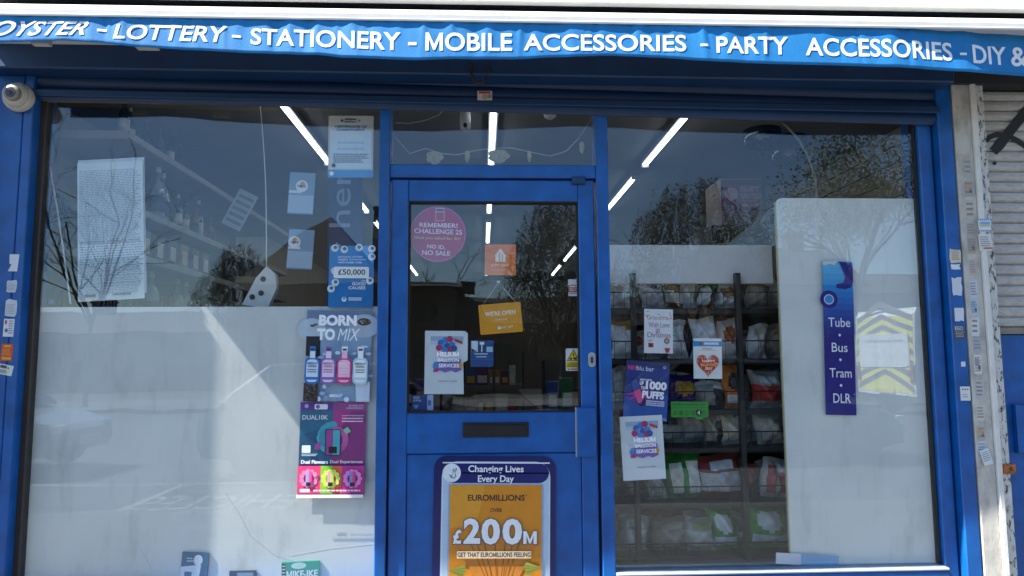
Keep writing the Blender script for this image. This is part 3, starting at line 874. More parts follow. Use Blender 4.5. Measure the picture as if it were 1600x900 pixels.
ribbon(px2([(1540, 222), (1546, 214), (1558, 210), (1575, 212), (1590, 220), (1612, 236)], -.0147), [.008, .013, .014, .014, .014, .012], -.0147, SPRAY).build('graffiti', nb)
c = P(1554, 255, -.014)
MB().prism(ell_pts(c.x, c.z, .009, .009, 12), -.016, -.0135, SPRAY).build('lock_hole', nb)
nl = thing('blue_stall_board', 'blue panel below the grey shutter next door', 'panel', (2.7, 0, 0))
MB().bev(p3 + .001, 4.2, .0, .05, 0, zs0 - .031, BLUE, .004).build('panel', nl)
a = P(1585, 632, -.02)
MB().bev(a.x, 4.2, -.03, -.001, P(1585, 708, -.02).z, a.z, BLUE, .004).build('ledge', nl)
a, b_ = P(1567, 725, POST_Y), P(1586, 740, POST_Y)
br = thing('rusty_bracket', 'small orange rusty bracket at the foot of the peeling pilaster', 'bracket', (a.x, POST_Y, b_.z))
MB().bev(a.x - .004, b_.x, POST_Y - .012, POST_Y + .08, b_.z, a.z, two_tone('orange rust', '#c77a3a', '#8a4a20', 60, .4, .6), .004).build('plate', br)
MB().lathe([(.008, 0), (.008, .006), (.004, .008)], M('#5b4634', .6, .2), ((a.x + b_.x) / 2, POST_Y - .012, (a.z + b_.z) / 2), 8, 'y').build('bolt', br)
lp_ = thing('shade_pilaster', 'unseen off-white pilaster added at the left end to shade the shopfront', 'pilaster', (X_L0 - .25, 0, 0))
MB().bev(X_L0 - .42, X_L0 - .105, -.25, .12, 0, 2.9, STONE, .006).build('shaft', lp_)  # added out of view; depth set by its shadow on left post and board
wl = thing('neighbour_wall', 'brick wall of the building left of the shop', 'wall', (-6, .5, 0))
MB().box(-9, X_L0 - .425, -.02, .3, 0, 2.87, BRICKWALL).build('wall', wl)

# ------------------------------------------------------------------ cctv turret
cc = P(22, 148, POST_Y - .05)
cv = thing('security_camera', 'white dome security camera on the left post', 'camera', (cc.x, POST_Y, cc.z))
cw = M('#c9c3b8', 0.45, 0.2, 12)
MB().lathe([(.062, 0), (.066, .012), (.064, .03), (.058, .042)], cw, (cc.x, POST_Y, cc.z), 28, 'y').build('base', cv, smooth=False)
n = 12
MB().lathe([(.055 * math.cos(t), .040 + .05 * math.sin(t)) for t in [math.pi / 2 * i / n for i in range(n)]] + [(.001, .09)], cw, (cc.x + .004, POST_Y, cc.z), 28, 'y').build('eyeball', cv, smooth=True)
lx = Vector((cc.x + .012, POST_Y - .078, cc.z - .004))
MB().lathe([(.036, -.012), (.034, .010), (.026, .014)], M('#8b867d', .4, .1), lx, 22, 'y').build('lens_ring', cv)
MB().lathe([(.022, 0), (.022, .016), (.010, .0165)], M('#2c2a29', .3, .1), lx, 18, 'y').build('lens', cv)
MB().lathe([(.009, 0), (.009, .0185), (.002, .019)], M('#0a0a0c', .1, .1), lx, 14, 'y').build('pupil', cv)

# ------------------------------------------------------------------ boards behind the glass
def board(label, x0, y0, x1, y1, yp, name='white_board', radius=0.0, mat=WHITE_BOARD, extra=0.0):
    a, b = P(x0, y0, yp), P(x1, y1, yp)
    xl, xr = PX(x0, yp, (y0 + y1) / 2), PX(x1, yp, (y0 + y1) / 2)
    t = thing(name, label, 'board', ((xl + xr) / 2, yp, b.z - extra))
    pts = round_rect(xl, xr, b.z - extra, a.z, radius) if radius else [(xl, b.z - extra), (xr, b.z - extra), (xr, a.z), (xl, a.z)]
    MB().prism(pts, yp, yp + .006, mat).build('panel', t)
    return t, xl, xr, b.z, a.z
b1, *_d = board('large plain white board filling the lower left window', 41, 480, 594, 900, .022, extra=.05)
for k, pts in enumerate(([(352, 770), (372, 800), (392, 838), (430, 868), (470, 880)], [(455, 868), (510, 858), (555, 853), (585, 850)], [(215, 850), (232, 880), (238, 892)])):
    MB().tube([P(x, y, .0212) for x, y in pts], .0004, M('#c0c4c5', .7, .2), 4).build('scratch', b1)
b2, xl, xr, zl, zt_ = board('tall white board with rounded corner in the right window', 1224, 309.5, 1469, 884, .020, radius=.03)
MB().box(xl - .006, xl - .0005, .018, .03, zl, zt_ - .02, M('#b7b48a', .5, .1)).build('edge_strip', b2)

# ------------------------------------------------------------------ posters and stickers on the inside of the glass
YG = .0065
p = Sheet('certificate', 'pale framed certificate at the top of the left window', 'certificate', [(513, 181), (583.5, 181), (583, 277.5), (512.5, 277)], YG, '#cfc9bd', base_name='frame')
p.rect(.04, .24, .96, .86, '#d9e8f4').rect(0, .88, 1, 1, '#3f97d8').rect(.2, .42, .8, .46, '#b5d4ee').rect(.2, .52, .8, .56, '#b5d4ee')
p.lines(.36, .62, .045, .075, 1, '#2a2a33', .8, .05).text('MASALA', .36, .08, .62, .115, '#2a2a33', .02).ell(.30, .08, .03, None, '#4a4a55').ell(.68, .08, .03, None, '#8a8a85')
p.text('CERTIFICATE OF', .14, .16, .86, .20, '#1f5282', .03).text('COMMITMENT', .18, .21, .82, .25, '#1f5282', .03)
p.lines(.12, .9, .62, .78, 5, '#6d7f90').ell(.13, .81, .045, None, '#5b6068').ell(.09, .94, .05, None, '#e8f1f8').done()
p = Sheet('lottery_poster', 'blue poster reading fifty thousand pounds for good causes', 'poster', [(514.5, 384), (584, 384), (583.5, 481), (513, 480)], YG, '#1f8fd6')
p.poly([(0, .75), (.6, .35), (1, .55), (1, 1), (0, 1)], '#1b7fc4')
for u, v in ((.12, .04), (.33, .06), (.66, .03), (.95, .18), (.13, .41), (.15, .60), (.06, .70), (.92, .57), (.95, .05)): p.ell(u, v, .085, None, '#e9eef2').ell(u + .01, v - .01, .04, None, '#39769c')
p.text('NATIONAL LOTTERY', .2, .17, .76, .20, '#e8f4fc', .01).text('TICKETS', .2, .215, .42, .245, '#e8f4fc', .03).lines(.45, .84, .215, .245, 1, '#9ed2f2', .8, .05).text('HAVE RAISED OVER', .2, .26, .74, .29, '#e8f4fc', .02)
p.rrect(.11, .345, .9, .53, .04, '#eef2f4').text('£50,000', .21, .385, .82, .49, '#2a2f3a', .02)
p.text('FOR', .74, .555, .83, .58, '#e8f4fc', .01).text('GOOD', .53, .59, .83, .645, '#f4f8fb', .02).text('CAUSES', .45, .66, .83, .71, '#f4f8fb', .02).ell(.36, .87, .055, None, '#dcecf7').ell(.36, .855, .025, None, '#1b7fc4').lines(.46, .75, .84, .90, 2, '#e8f4fc', .6, .1).done()

p = Sheet('vodka_poster', 'pale blue drinks poster reading born to mix with four bottles', 'poster', [(480, 485), (582, 485), (578, 628), (475, 626)], YG, '#a9c3de')
p.rect(0, 0, 1, .12, '#8296b4').ell(.08, .22, .22, .13, '#d8e4f0').poly([(0, .29), (.22, .29), (.22, .55), (0, .5)], '#2b2d33').ell(.88, .17, .24, .13, '#cfdbeb').ell(.875, .125, .125, .055, '#e2e6ea').ell(.875, .125, .105, .043, '#6b5a50')
for i in range(16): p.ell(.875 + random.gauss(0, .04), .125 + random.gauss(0, .015), .014, None, random.choice(['#3c2c24', '#d8c7b6', '#8c7466']), 8)
for i in range(40): p.ell(random.uniform(.22, 1), random.uniform(.38, .98), random.uniform(.02, .07), random.uniform(.008, .03), random.choice(['#c5daee', '#8fb2d8', '#dfeaf4', '#7fa2cc', '#b7c9e4']), 9)
p.ell(.10, .175, .04, .012, '#3a3230', 10).ell(.15, .16, .03, .01, '#3a3230', 10)
p.rect(.0, .80, .22, 1, '#3a302d').poly([(.78, .8), (1, .78), (1, 1), (.8, 1)], '#c3d3e6')
for i in range(26): p.ell(random.uniform(.02, .2), random.uniform(.82, .98), .022, .012, random.choice(['#251d1b', '#57463f', '#6c5a52']), 8)
for i, (bc, lc, tc_) in enumerate((('#2f6fb8', '#cfe3f4', '#24508f'), ('#8a63b0', '#e4d3ea', '#b04a8c'), ('#c23a86', '#f0b8d4', '#f6f0f4'), ('#b9d3e2', '#e4f0f4', '#3d4a55'))):
    u = .125 + i * .243
    p.rrect(u - .112, .52, u + .112, .815, .08, bc).rect(u - .04, .45, u + .04, .53, lc).rect(u - .045, .40, u + .045, .455, bc if i < 2 else '#dfe6ea').rrect(u - .088, .545, u + .088, .79, .06, lc)
    p.rect(u - .088, .735, u + .088, .765, bc).rect(u - .03, .425, u + .03, .445, '#333844')
    p.text('ABSOLUT', u - .085, .575, u + .085, .60, tc_, .03).text('VODKA', u - .07, .607, u + .07, .63, tc_, .03).lines(u - .07, u + .07, .65, .70, 2, tc_, .4, .1)
p.text('BORN', .21, .055, .78, .175, '#f2f6fa', .05).text('TO', .19, .205, .46, .335, '#f2f6fa', .05).text('MIX', .50, .205, .80, .335, '#f2f6fa', -.005, 0, False, .12).text('ABSOLUT', .40, .92, .60, .95, '#f2f6fa', .03).done()

p = Sheet('vape_poster', 'pink and teal dual flavours vape poster under the drinks poster', 'poster', [(472, 629), (574.5, 628), (567, 777), (462.5, 776)], YG, '#7f3f9a')
p.rect(0, .09, .5, .66, '#3f7f9f').rect(.5, .09, 1, .66, '#a8408f').rect(0, 0, .5, .09, '#7a4fa4').rect(.5, 0, 1, .09, '#b0549c').poly([(0, .35), (.5, .25), (.5, .66), (0, .66)], '#356f94').poly([(.5, .09), (.78, .09), (.6, .3), (.5, .35)], '#d0489c')
for i in range(9):
    a = math.pi * (.5 + i / 8)
    p.ell(.5 + .17 * math.cos(a), .38 - .13 * math.sin(a), .07, .05, '#5cc0d2', 12)
    a = math.pi * (-.5 + i / 8)
    p.ell(.55 + .15 * math.cos(a), .40 - .11 * math.sin(a), .05, .035, '#d667b4', 12)
p.ell(.45, .38, .15, .11, '#3f9fb8').rrect(.39, .285, .63, .565, .02, '#34405c').rect(.41, .295, .505, .555, '#b04a9c').rect(.51, .295, .615, .555, '#59bccb').rect(.45, .47, .575, .54, '#1d2228')
p.poly([(.66, .29), (.73, .26), (.78, .31), (.71, .34)], '#8fd4b0').poly([(.24, .44), (.33, .42), (.32, .5), (.24, .5)], '#c25aa8')
p.text('DUAL10K', .04, .135, .43, .185, '#f4f6f8', .015).text('ELFBAR 6TH', .74, .025, .96, .043, '#e8d8f0', .01).text('ANNIVERSARY', .70, .052, .96, .07, '#e8d8f0', .01).rrect(.22, .02, .42, .075, .02, '#eeeaf4').ell(.27, .047, .03, None, '#8a5cb0').ell(.1, .04, .03, None, '#c9b0e0').lines(.64, .98, .135, .225, 3, '#f3d4ea', .4, .1)
p.rrect(.05, .455, .18, .535, .01, '#d5e2ea').lines(.05, .3, .545, .575, 2, '#d8e8f0', .4)
p.text('Dual Flavours', .045, .61, .45, .648, '#f6f6f8', .03).text('Dual Experiences', .48, .61, .97, .652, '#f6f6f8', .005)
p.rect(0, .67, .345, .96, '#e2457c').rect(.345, .67, .66, .96, '#8cc63a').rect(.52, .67, .66, .96, '#ee6a4a').rect(.66, .67, 1, .96, '#c23a92')
for u, rc, c1, c2 in ((.17, '#f58ab8', '#a9a8e0', '#e85aa0'), (.50, '#d4ee6a', '#f0a0b8', '#b4d85a'), (.83, '#e48ad0', '#8a8ad8', '#d04a84')):
    for i in range(11):
        a = 2 * math.pi * i / 11
        p.ell(u + .11 * math.cos(a), .80 + .075 * math.sin(a), .036, .026, rc, 9)
    p.rect(u - .045, .725, u, .885, c1).rect(u, .725, u + .045, .885, c2).rect(u - .035, .84, u + .035, .88, '#26262c')
p.rect(0, .965, 1, 1, '#f0f0f2').rrect(.05, .905, .2, .94, .01, '#f2e8ee').lines(.25, .95, .915, .935, 1, '#f6d8e8', .8, .05).done()

# hanging holders and banner deeper in the left window
p = Sheet('banner', 'dark blue upright banner reading play here behind the left window', 'banner', Q(512, 200, 566, 500), .30, '#23386e', .003)
p.text('play here', .05, .12, .85, .95, '#9fb4d4', .0, 0, True).done()
for i, (x0, y0, x1, y1) in enumerate(((451, 269, 497, 335), (449.5, 358, 495.5, 421))):
    p = Sheet('leaflet_holder', ('upper' if i == 0 else 'lower') + ' clear leaflet holder with a round white sticker in the left window', 'holder', [(x0, y0), (x1 - 12, y0 + 2), (x1, y1), (x0, y1 - 2)], .10, '#7f9db8', .002, 'leaflet holders', None, 'holder')
    p.rect(.02, .55, .98, .97, '#a9bfd4').rect(.02, .44, .5, .5, '#dfe8ee').ell(.5 if i == 0 else .25, .33, .24, None, '#eef0ee').ell(.52 if i == 0 else .25, .27, .09, None, '#e8a04a').ell(.47 if i == 0 else .22, .34, .06, None, '#4a7fc4')
    p.text('HOME', .32 if i == 0 else .10, .30, .66 if i == 0 else .42, .36, '#2c5a9a', .02).done()
p = Sheet('price_list', 'long white printed list hung behind the left window, front sheet', 'paper', [(124.5, 256), (222, 249), (227, 467), (118, 471)], .028, '#dfe6ea')
p.lines(.03, .97, .06, .60, 44, '#8fa0ae', .35, .12).lines(.03, .97, .70, .96, 24, '#7f8f9e', .4, .05)
for u in (.12, .33, .55, .72, .88): p.rect(u, .66, u + .006, .97, '#9aa8b4')
p.rect(.13, .955, .30, .975, '#3a3f46').lines(.55, .83, .955, .975, 1, '#555c66', .8, .05).done()
p = Sheet('price_list', 'white printed list hung behind the left window, sheet peeping out behind', 'paper', [(126, 248.5), (228.5, 247.5), (226, 455), (120, 466)], .036, '#d5dde2')
p.lines(.03, .97, .05, .95, 50, '#94a2ae', .35, .1).done()
p = Sheet('price_notice', 'small white notice with a printed grid on the left shelves', 'notice', [(361, 290), (386, 306), (392, 364), (360, 352)], .9, '#b9c4cf')
for i in range(5): p.rect(.12, .12 + i * .17, .9, .20 + i * .17, '#66788a')
p.done()
# window clutter on the left
cab = MB().tube([P(62 + 3 * math.sin(t * 3) + t * 48, 175 + t * 300, .06 + .02 * math.sin(t * 5)) for t in [i / 14 for i in range(15)]], .004, WHITE_PLASTIC, 6).build('cable', origin=P(110, 475, .06))
tag(cab, 'white cable hanging beside the price list at the left edge of the window', 'cable')
cab = MB().tube([P(406 + 3 * math.sin(t * 4) + t * 13, 160 + t * 270, .16) for t in [i / 14 for i in range(15)]], .0028, WHITE_PLASTIC, 6).build('cable', origin=P(420, 430, .16))
tag(cab, 'thin white cable hanging in the middle of the left window', 'cable')
c = P(78, 325, .12)
coil = MB()
for k in range(5): coil.tube([(c.x + (.062 + k * .004) * math.cos(t), .11 + k * .006, c.z + (.066 + .004 * (k % 3)) * math.sin(t)) for t in [2 * math.pi * i / 24 for i in range(25)]], .0045, M('#26406e', .5, .1), 5)
tag(coil.build('cable_coil', origin=(c.x, .12, c.z - .07)), 'coil of dark blue cable hanging at the left edge of the window', 'cable')
a, b_ = P(71, 452, .12), P(90, 479, .12)
rt = thing('router_box', 'small dark box with a blue label behind the left window', 'box', (a.x, .12, b_.z))
MB().bev(a.x, b_.x, .10, .16, b_.z, a.z, M('#22304e', .4, .1), .004).build('case', rt)
MB().box(a.x + .03, b_.x - .006, .0985, .0999, b_.z + .01, b_.z + .03, M('#8fb0d8', .4, .1)).build('label_panel', rt)
a = P(380, 475, .12)
sk = thing('socket_block', 'white angled box with two round dark holes on the board edge', 'box', (a.x, .12, a.z))
q = px2([(378, 476), (418, 482), (432, 450), (430, 428), (416, 416), (400, 434)], .10)
MB().prism(q, .10, .14, WHITE_PLASTIC).build('case', sk)
for cx, cy in ((411, 436), (408, 458), (394, 464)):
    c = P(cx, cy, .098); MB().lathe([(.013, 0), (.013, .003), (.004, .0032)], M('#3a3d42', .5, .1), (c.x, .0995, c.z), 14, 'y').build('socket_hole', sk)
# boxes on the window bed
def carton(name, label, quad, y, depth, base, tw=None):
    p = Sheet(name, label, 'box', quad, y, base, depth, None, None, 'carton'); return p
p = carton('sweet_box', 'dark blue and white carton leaning at the bottom of the left window', [(288, 862), (327, 865), (322, 905), (278, 905)], .012, .008, '#2c6a94')
p.poly([(0, .55), (.35, .5), (.75, .45), (.7, 1), (0, 1)], '#e8eef2').ell(.62, .28, .17, .2, '#e6eef2').lines(.15, .42, .72, .95, 1, '#2c6a94', .8, .05).lines(.2, .45, .2, .4, 2, '#cfe0ea').done()
p = carton('candy_box', 'teal candy carton with white lettering at the foot of the left window', [(440, 880), (499, 875), (500, 902), (440, 903)], .012, .008, '#3fae9a')
p.rect(0, .1, .10, 1, '#2c4a50').ell(.45, .25, .2, .2, '#cfeee4')
for i in range(4): p.rect(.02, .2 + i * .2, .09, .28 + i * .2, '#dfeeea')
p.text('MIKE-IKE', .13, .55, .95, .98, '#f2f8f4', .03)
p.done()
p = carton('flat_box', 'small dark blue carton lying between the two cartons', [(358, 893), (400, 891), (400, 906), (358, 906)], .012, .008, '#31506e')
p.rect(.3, .2, .9, .6, '#8fa8bc').done()
p = Sheet('price_card', 'pale pink and blue card standing at the bottom of the right window', 'card', [(1213, 860), (1310, 872), (1310, 883), (1212, 884)], .0075, '#e2dde6')
p.rect(.40, 0, 1, 1, '#7fb2da').done()
for o in p.root.children: pass

# door stickers
YD = .0075
p = Sheet('round_sticker', 'round magenta age check sticker on the door glass', 'sticker', Q(640.5, 322, 728, 409.5), YD, '#b8499a', outline='round')
p.ell(.5, .5, .492, None, '#c05aa0', 40).ell(.5, .5, .48, None, '#b0105c', 40)
p.rect(.455, .035, .615, .27, '#e4c4dc').rect(.465, .115, .605, .26, '#b0105c').rect(.465, .05, .605, .10, '#6d4a78')
p.text('REMEMBER!', .17, .295, .85, .375, '#f4e8f2', .01, .02).text('CHALLENGE 25', .08, .40, .93, .485, '#f4e8f2', .01, .03).text('Have you asked for ID?', .08, .535, .90, .60, '#f0dc9a', .0, .03).text('NO ID,', .31, .685, .63, .765, '#f4e8f2', .01, .02).text('NO SALE', .22, .79, .72, .87, '#f4e8f2', .01, .02).done()
p = Sheet('square_sticker', 'orange square food delivery sticker on the door glass', 'sticker', [(758, 382), (806, 382), (806, 430.5), (757.5, 430)], YD, '#e8760a')
HOUSE = [(.30, .38), (.5, .13), (.70, .38), (.66, .40), (.66, .56), (.34, .56), (.34, .40)]
p.poly(HOUSE, '#f2e6dc').rect(.46, .25, .49, .56, '#e5842c').rect(.55, .3, .575, .56, '#e5842c').text('JUST EAT', .19, .64, .79, .725, '#f6e8da', .015).lines(.2, .8, .82, .84, 1, '#f2c89a', .8, .1).done()
p = Sheet('open_sign', 'tilted yellow we are open sign hanging by strings in the door', 'sign', [(747.5, 476.5), (813.5, 471.5), (817, 518), (750.5, 523.5)], .012, '#eaa01c', .003, None, .05, 'plate')
p.text("WE'RE OPEN", .14, .25, .86, .40, '#fbf3e0', .02).text('Come on in', .37, .49, .66, .57, '#fbf0d8', .005).text('JUST EAT', .49, .77, .78, .86, '#fbf0d8', .02).poly([(u * .2 + .35, v * .3 + .70) for u, v in HOUSE], '#fbf0d8').ell(.06, .07, .012, None, '#5a4010', 8).ell(.94, .07, .012, None, '#5a4010', 8)
root = p.done()
hk_ = P(779, 441, .010)
st = MB()
for px, py in ((752, 480), (809, 476)):
    a = P(px, py, .010); st.tube([(hk_.x, .0115, hk_.z), (a.x, .0115, a.z)], .0009, M('#c9ced2', .4, .1), 4)
st.tube([(hk_.x - .008, .010, hk_.z), (hk_.x + .008, .010, hk_.z + .002)], .006, M('#b9c4cc', .2, .1), 8)
so = st.build('string', root, local=True)
so.matrix_parent_inverse = (Matrix.Translation(root.location) @ Matrix.Rotation(root.rotation_euler.y, 4, 'Y')).inverted()
def helium(label, quad, y, outline=None):
    p = Sheet('helium_notice', label, 'notice', quad, y, '#e3e8ec', outline=outline)
    p.rect(.13, .085, .90, .16, '#a9bcd8').rect(.13, .16, .90, .22, '#cdd8e8')
    for u, v, c in ((.37, .19, '#3f7ac0'), (.48, .15, '#4a8ad0'), (.58, .13, '#c23a6a'), (.42, .25, '#5b9ad8'), (.53, .24, '#3a5cae'), (.63, .22, '#3f86cc'), (.33, .27, '#b83a72'), (.60, .29, '#c43a60'), (.68, .28, '#34579e'), (.47, .31, '#4a90d4')): p.ell(u, v, .075, None, c, 14)
    p.poly([(.68, .12), (.88, .17), (.87, .21), (.70, .17)], '#c8404a')
    p.poly([(.22, .50), (.84, .44), (.86, .62), (.72, .66), (.62, .63), (.48, .66), (.36, .63), (.20, .66)], '#7f6ab8').ell(.26, .56, .07, .06, '#3f8ac8').ell(.82, .55, .06, .04, '#d8a03a').ell(.28, .62, .05, None, '#c23a72')
    for i in range(34): p.ell(random.uniform(.1, .9), random.uniform(.2, .5), .008, None, random.choice(['#4a8ad0', '#c23a6a', '#8a6ac0', '#d8b04a']), 5)
    p.text('HELIUM', .29, .335, .80, .41, '#f8f8fc', .04).text('BALLOON', .31, .435, .80, .49, '#f8f8fc', .03).text('SERVICES', .33, .52, .80, .58, '#f8f8fc', .02).text('Inquire inside', .33, .775, .76, .815, '#4a4e58', .0).done()
    return p
helium('white helium balloon notice with a torn corner on the door glass', [(664, 517), (734, 517), (727, 616), (663, 615.5)], YD, [(0, 1), (.92, 1), (.90, .5), (1, .47), (1, .04), (.93, 0), (0, 0)])
p = Sheet('leaflet', 'small blue leaflet with white pictures beside the helium notice on the door', 'leaflet', Q(735, 532, 771, 573), YD, '#28528e')
p.rect(.04, .02, .32, .44, '#d8e4ee').rect(.37, .02, .66, .44, '#2a4468').rect(.40, .05, .6, .16, '#e8eef2').rect(.47, .16, .52, .44, '#e8eef2').rect(.7, .24, .97, .44, '#a8cbe6').poly([(.05, .3), (.3, .42), (.05, .44)], '#39434e').lines(.18, .75, .49, .55, 1, '#c5d8ec', .8, .05).lines(.25, .7, .60, .66, 1, '#c5d8ec', .8, .05).rect(0, .72, 1, .73, '#5a80b4').done()
p = Sheet('shop_local_sticker', 'dark blue shop local sticker with a heart low on the door glass', 'sticker', Q(643, 617, 677, 641), YD, '#1f3a80', outline=.08)
p.text('SHOP', .07, .12, .36, .24, '#dfe8f4', .01).text('LOCAL', .07, .30, .46, .42, '#dfe8f4', .01).rect(.72, 0, 1, 1, '#9fb6dc').rect(.75, .35, .9, .7, '#4a6ab0').poly([(.08, .72), (.16, .62), (.21, .68), (.26, .62), (.34, .72), (.21, .93)], '#4aa0d8').done()
p = Sheet('alarm_sticker', 'small red and white alarm sticker at the right edge of the door glass', 'sticker', Q(888, 436.5, 904, 462.5), YD, '#e4e4e2')
p.rect(0, .33, 1, .78, '#b03a3c').lines(.1, .85, .38, .5, 1, '#f4e8e6', .8, .05).lines(.1, .9, .55, .75, 2, '#f0d4d2', .5, .2).poly([(.75, .08), (.9, .12), (.85, .28)], '#3a3f46').lines(.1, .9, .83, .93, 1, '#8a8a88').done()
p = Sheet('warning_sticker', 'small yellow triangle warning sticker near the door lock', 'sticker', Q(884, 544.5, 908, 579.5), YD, '#e6e7e4', outline=.08)
p.poly([(.5, .03), (.94, .56), (.06, .56)], '#2a2a26').poly([(.5, .09), (.86, .53), (.14, .53)], '#f0cc20').rect(.25, .42, .4, .5, '#2a2a26').rect(.5, .40, .72, .5, '#2a2a26').poly([(.44, .22), (.54, .22), (.5, .40)], '#2a2a26').rect(.04, .60, .96, .86, '#f0cc20').text('WARNING', .22, .62, .78, .68, '#2a2a26', .03).lines(.1, .9, .71, .84, 2, '#4a4420', .6, .1).ell(.17, .93, .05, None, '#2a2a26', 10).lines(.3, .8, .90, .96, 1, '#c03a5a', .8, .05).done()

# right window stickers
p = Sheet('greeting_card', 'white handwritten style christmas card in the right window', 'card', [(1007.5, 482.5), (1052, 483.5), (1051, 552.5), (1005.5, 551.5)], YG, '#e9e8ec')
for w, u0, u1, v in (('Grandma,', .10, .88, .14), ('With Love', .15, .88, .30), ('at', .40, .55, .435), ('Christmas', .10, .92, .53)): p.text(w, u0, v, u1, v + .115, '#9c4a58', -.004)
p.rect(.14, .77, .32, .87, '#c0404c').ell(.23, .82, .05, None, '#7a2830', 10).ell(.78, .72, .10, None, '#8a6a64', 14).ell(.78, .72, .06, None, '#c9a8a0', 12).poly([(.7, .88), (.9, .88), (.85, .98), (.75, .98)], '#c0404c')
for u, v in ((.12, .05), (.5, .11), (.88, .08), (.17, .71), (.24, .70)): p.poly([(u - .06, v - .012), (u, v + .012), (u + .06, v - .012), (u, v + .03)], '#5a6a58')
for u, v in ((.08, .16), (.9, .14), (.92, .2)): p.ell(u, v, .025, None, '#c0404c', 8)
p.done()
p = Sheet('badge_card', 'white carded badge with a red heart and blue header in the right window', 'card', [(1083, 528.5), (1128, 529), (1128, 592), (1084, 591.5)], YG, '#e8ebec')
p.rect(0, .07, 1, .20, '#3a93d0').lines(.38, .9, .10, .17, 1, '#e8f4fa', .8, .05).ell(.27, .135, .07, None, '#4a5a6a', 12).text('WARNING', .3, .235, .66, .275, '#c07a7a', .02).lines(.2, .8, .29, .31, 1, '#a8a8a8', .6)
hp = [(.5 + .42 * (16 * math.sin(t) ** 3) / 16.5, .64 - .33 * (13 * math.cos(t) - 5 * math.cos(2 * t) - 2 * math.cos(3 * t) - math.cos(4 * t)) / 16.5) for t in [2 * math.pi * i / 40 for i in range(40)]]
p.poly(hp, '#d8b8a0').poly([(.5 + (u - .5) * .93, .64 + (v - .64) * .93) for u, v in hp], '#c2402e')
for i in range(70):
    t = random.random() * 6.28; k = random.uniform(.55, .95)
    u = .5 + k * .42 * (16 * math.sin(t) ** 3) / 16.5; v = .64 - k * .33 * (13 * math.cos(t) - 5 * math.cos(2 * t) - 2 * math.cos(3 * t) - math.cos(4 * t)) / 16.5
    p.ell(u, v, .012, None, '#f4e4dc', 6)
p.text('HAPPY', .27, .53, .72, .60, '#f4dcd0', .02).text("VALENTINE'S", .2, .62, .8, .69, '#f0b060', .02).text('DAY', .38, .71, .62, .78, '#f4dcd0', .02).done()
p = Sheet('vape_notice', 'dark blue vape poster reading up to 1000 puffs in the right window', 'poster', [(974.5, 565.5), (1041, 564), (1047, 663), (978, 650)], YG, '#2b3f8a')
p.rect(0, 0, 1, .10, '#2a3570').poly([(.0, .62), (1, .55), (1, 1), (0, 1)], '#2f5cae').text('NEW', .04, .09, .29, .16, '#e0508a', .04).text('blu bar', .24, .085, .64, .165, '#dfe6f4', .005).ell(.88, .08, .035, None, '#c8b4d8', 12).ell(.88, .075, .016, None, '#2a3570', 8)
for i in range(9):
    a = -.5 + i * .42
    p.poly([(.36, .5), (.36 + .42 * math.cos(a), .52 + .30 * math.sin(a)), (.40, .58)], random.choice(['#8a3aa0', '#b03a9a', '#6a3aa8']))
p.poly([(.10, .36), (.24, .29), (.30, .32), (.50, .68), (.46, .76), (.36, .77)], '#1f2a5a').poly([(.13, .37), (.24, .31), (.28, .34), (.34, .45), (.20, .52)], '#33509a').poly([(.21, .53), (.34, .47), (.44, .64), (.38, .72), (.32, .72)], '#d8508a').text('NOW WITH', .33, .30, .60, .335, '#f0eaf4', .04).text('UP', .33, .345, .42, .41, '#f0eaf4', .05).text('TO', .36, .43, .46, .485, '#f0eaf4', .05).text('1000', .47, .33, .95, .475, '#f6f4fa', .05).text('PUFFS', .40, .50, .90, .63, '#f6f4fa', .05).lines(.50, .92, .66, .76, 3, '#d8d4ea', .6, .05).text('blu', .88, .93, .99, .98, '#a8c4ec', 0).done()
helium('white helium balloon notice overlapping the vape poster in the right window', [(967, 651), (1036, 648.5), (1039, 747.5), (975, 752)], YG - .0022)
p = Sheet('hygiene_rating', 'green food hygiene rating sticker with the four in black', 'sticker', Q(1048.5, 627.5, 1107, 652), YG, '#3f9a3a')
p.text('FOOD HYGIENE RATING', .05, .11, .93, .26, '#1d4a20', .02).rect(.0, .36, 1, .385, '#2a6a2a')
for i in range(6):
    u = .11 + i * .155
    if i == 4: p.ell(u, .70, .08, None, '#16241a').text('4', u - .035, .56, u + .035, .84, '#f2f6f0', .0)
    else: p.ell(u, .72, .055, None, '#1d5a20').ell(u, .72, .043, None, '#3f9a3a').text(str(i), u - .018, .62, u + .018, .82, '#1d5a20', .0)
p.poly([(.64, 1.0), (.84, 1.0), (.84, 1.12), (.66, 1.12)], '#3f9a3a').done()
p = Sheet('transport_sticker', 'tall blue transport sticker reading tube, bus, tram and DLR on the white board', 'sticker', [(1285.5, 407.5), (1333, 409.5), (1337, 648.5), (1289.5, 648.5)], .0075, '#271f86')
cols = ['#5cc0ea', '#4fb6e8', '#43abe4', '#389edf', '#2e90d8', '#2a80cf', '#2870c4', '#2860b8', '#2850ac', '#2742a0', '#273696', '#272c8e']
for i, c in enumerate(cols): p.rect(0, i * .04, 1, (i + 1) * .04 + .001, c)
p.poly([(.53, 0), (1, .01), (1, .13), (.92, .17), (.72, .185), (.42, .175), (.46, .15), (.68, .14), (.74, .10)], '#271f86').poly([(0, 0), (.50, 0), (.40, .025), (.20, .018), (.10, .03), (0, .025)], '#d3dde0')
p.ell(.18, .253, .29, None, '#271f86').ell(.18, .253, .165, None, '#dcecf4').ell(.18, .253, .135, None, '#3a9ada')
for w, v, u0, u1 in (('Tube', .372, .14, .86), ('Bus', .535, .23, .75), ('Tram', .70, .14, .86), ('DLR', .862, .24, .81)): p.text(w, u0, v, u1, v + .06, '#e8eaf6', .005)
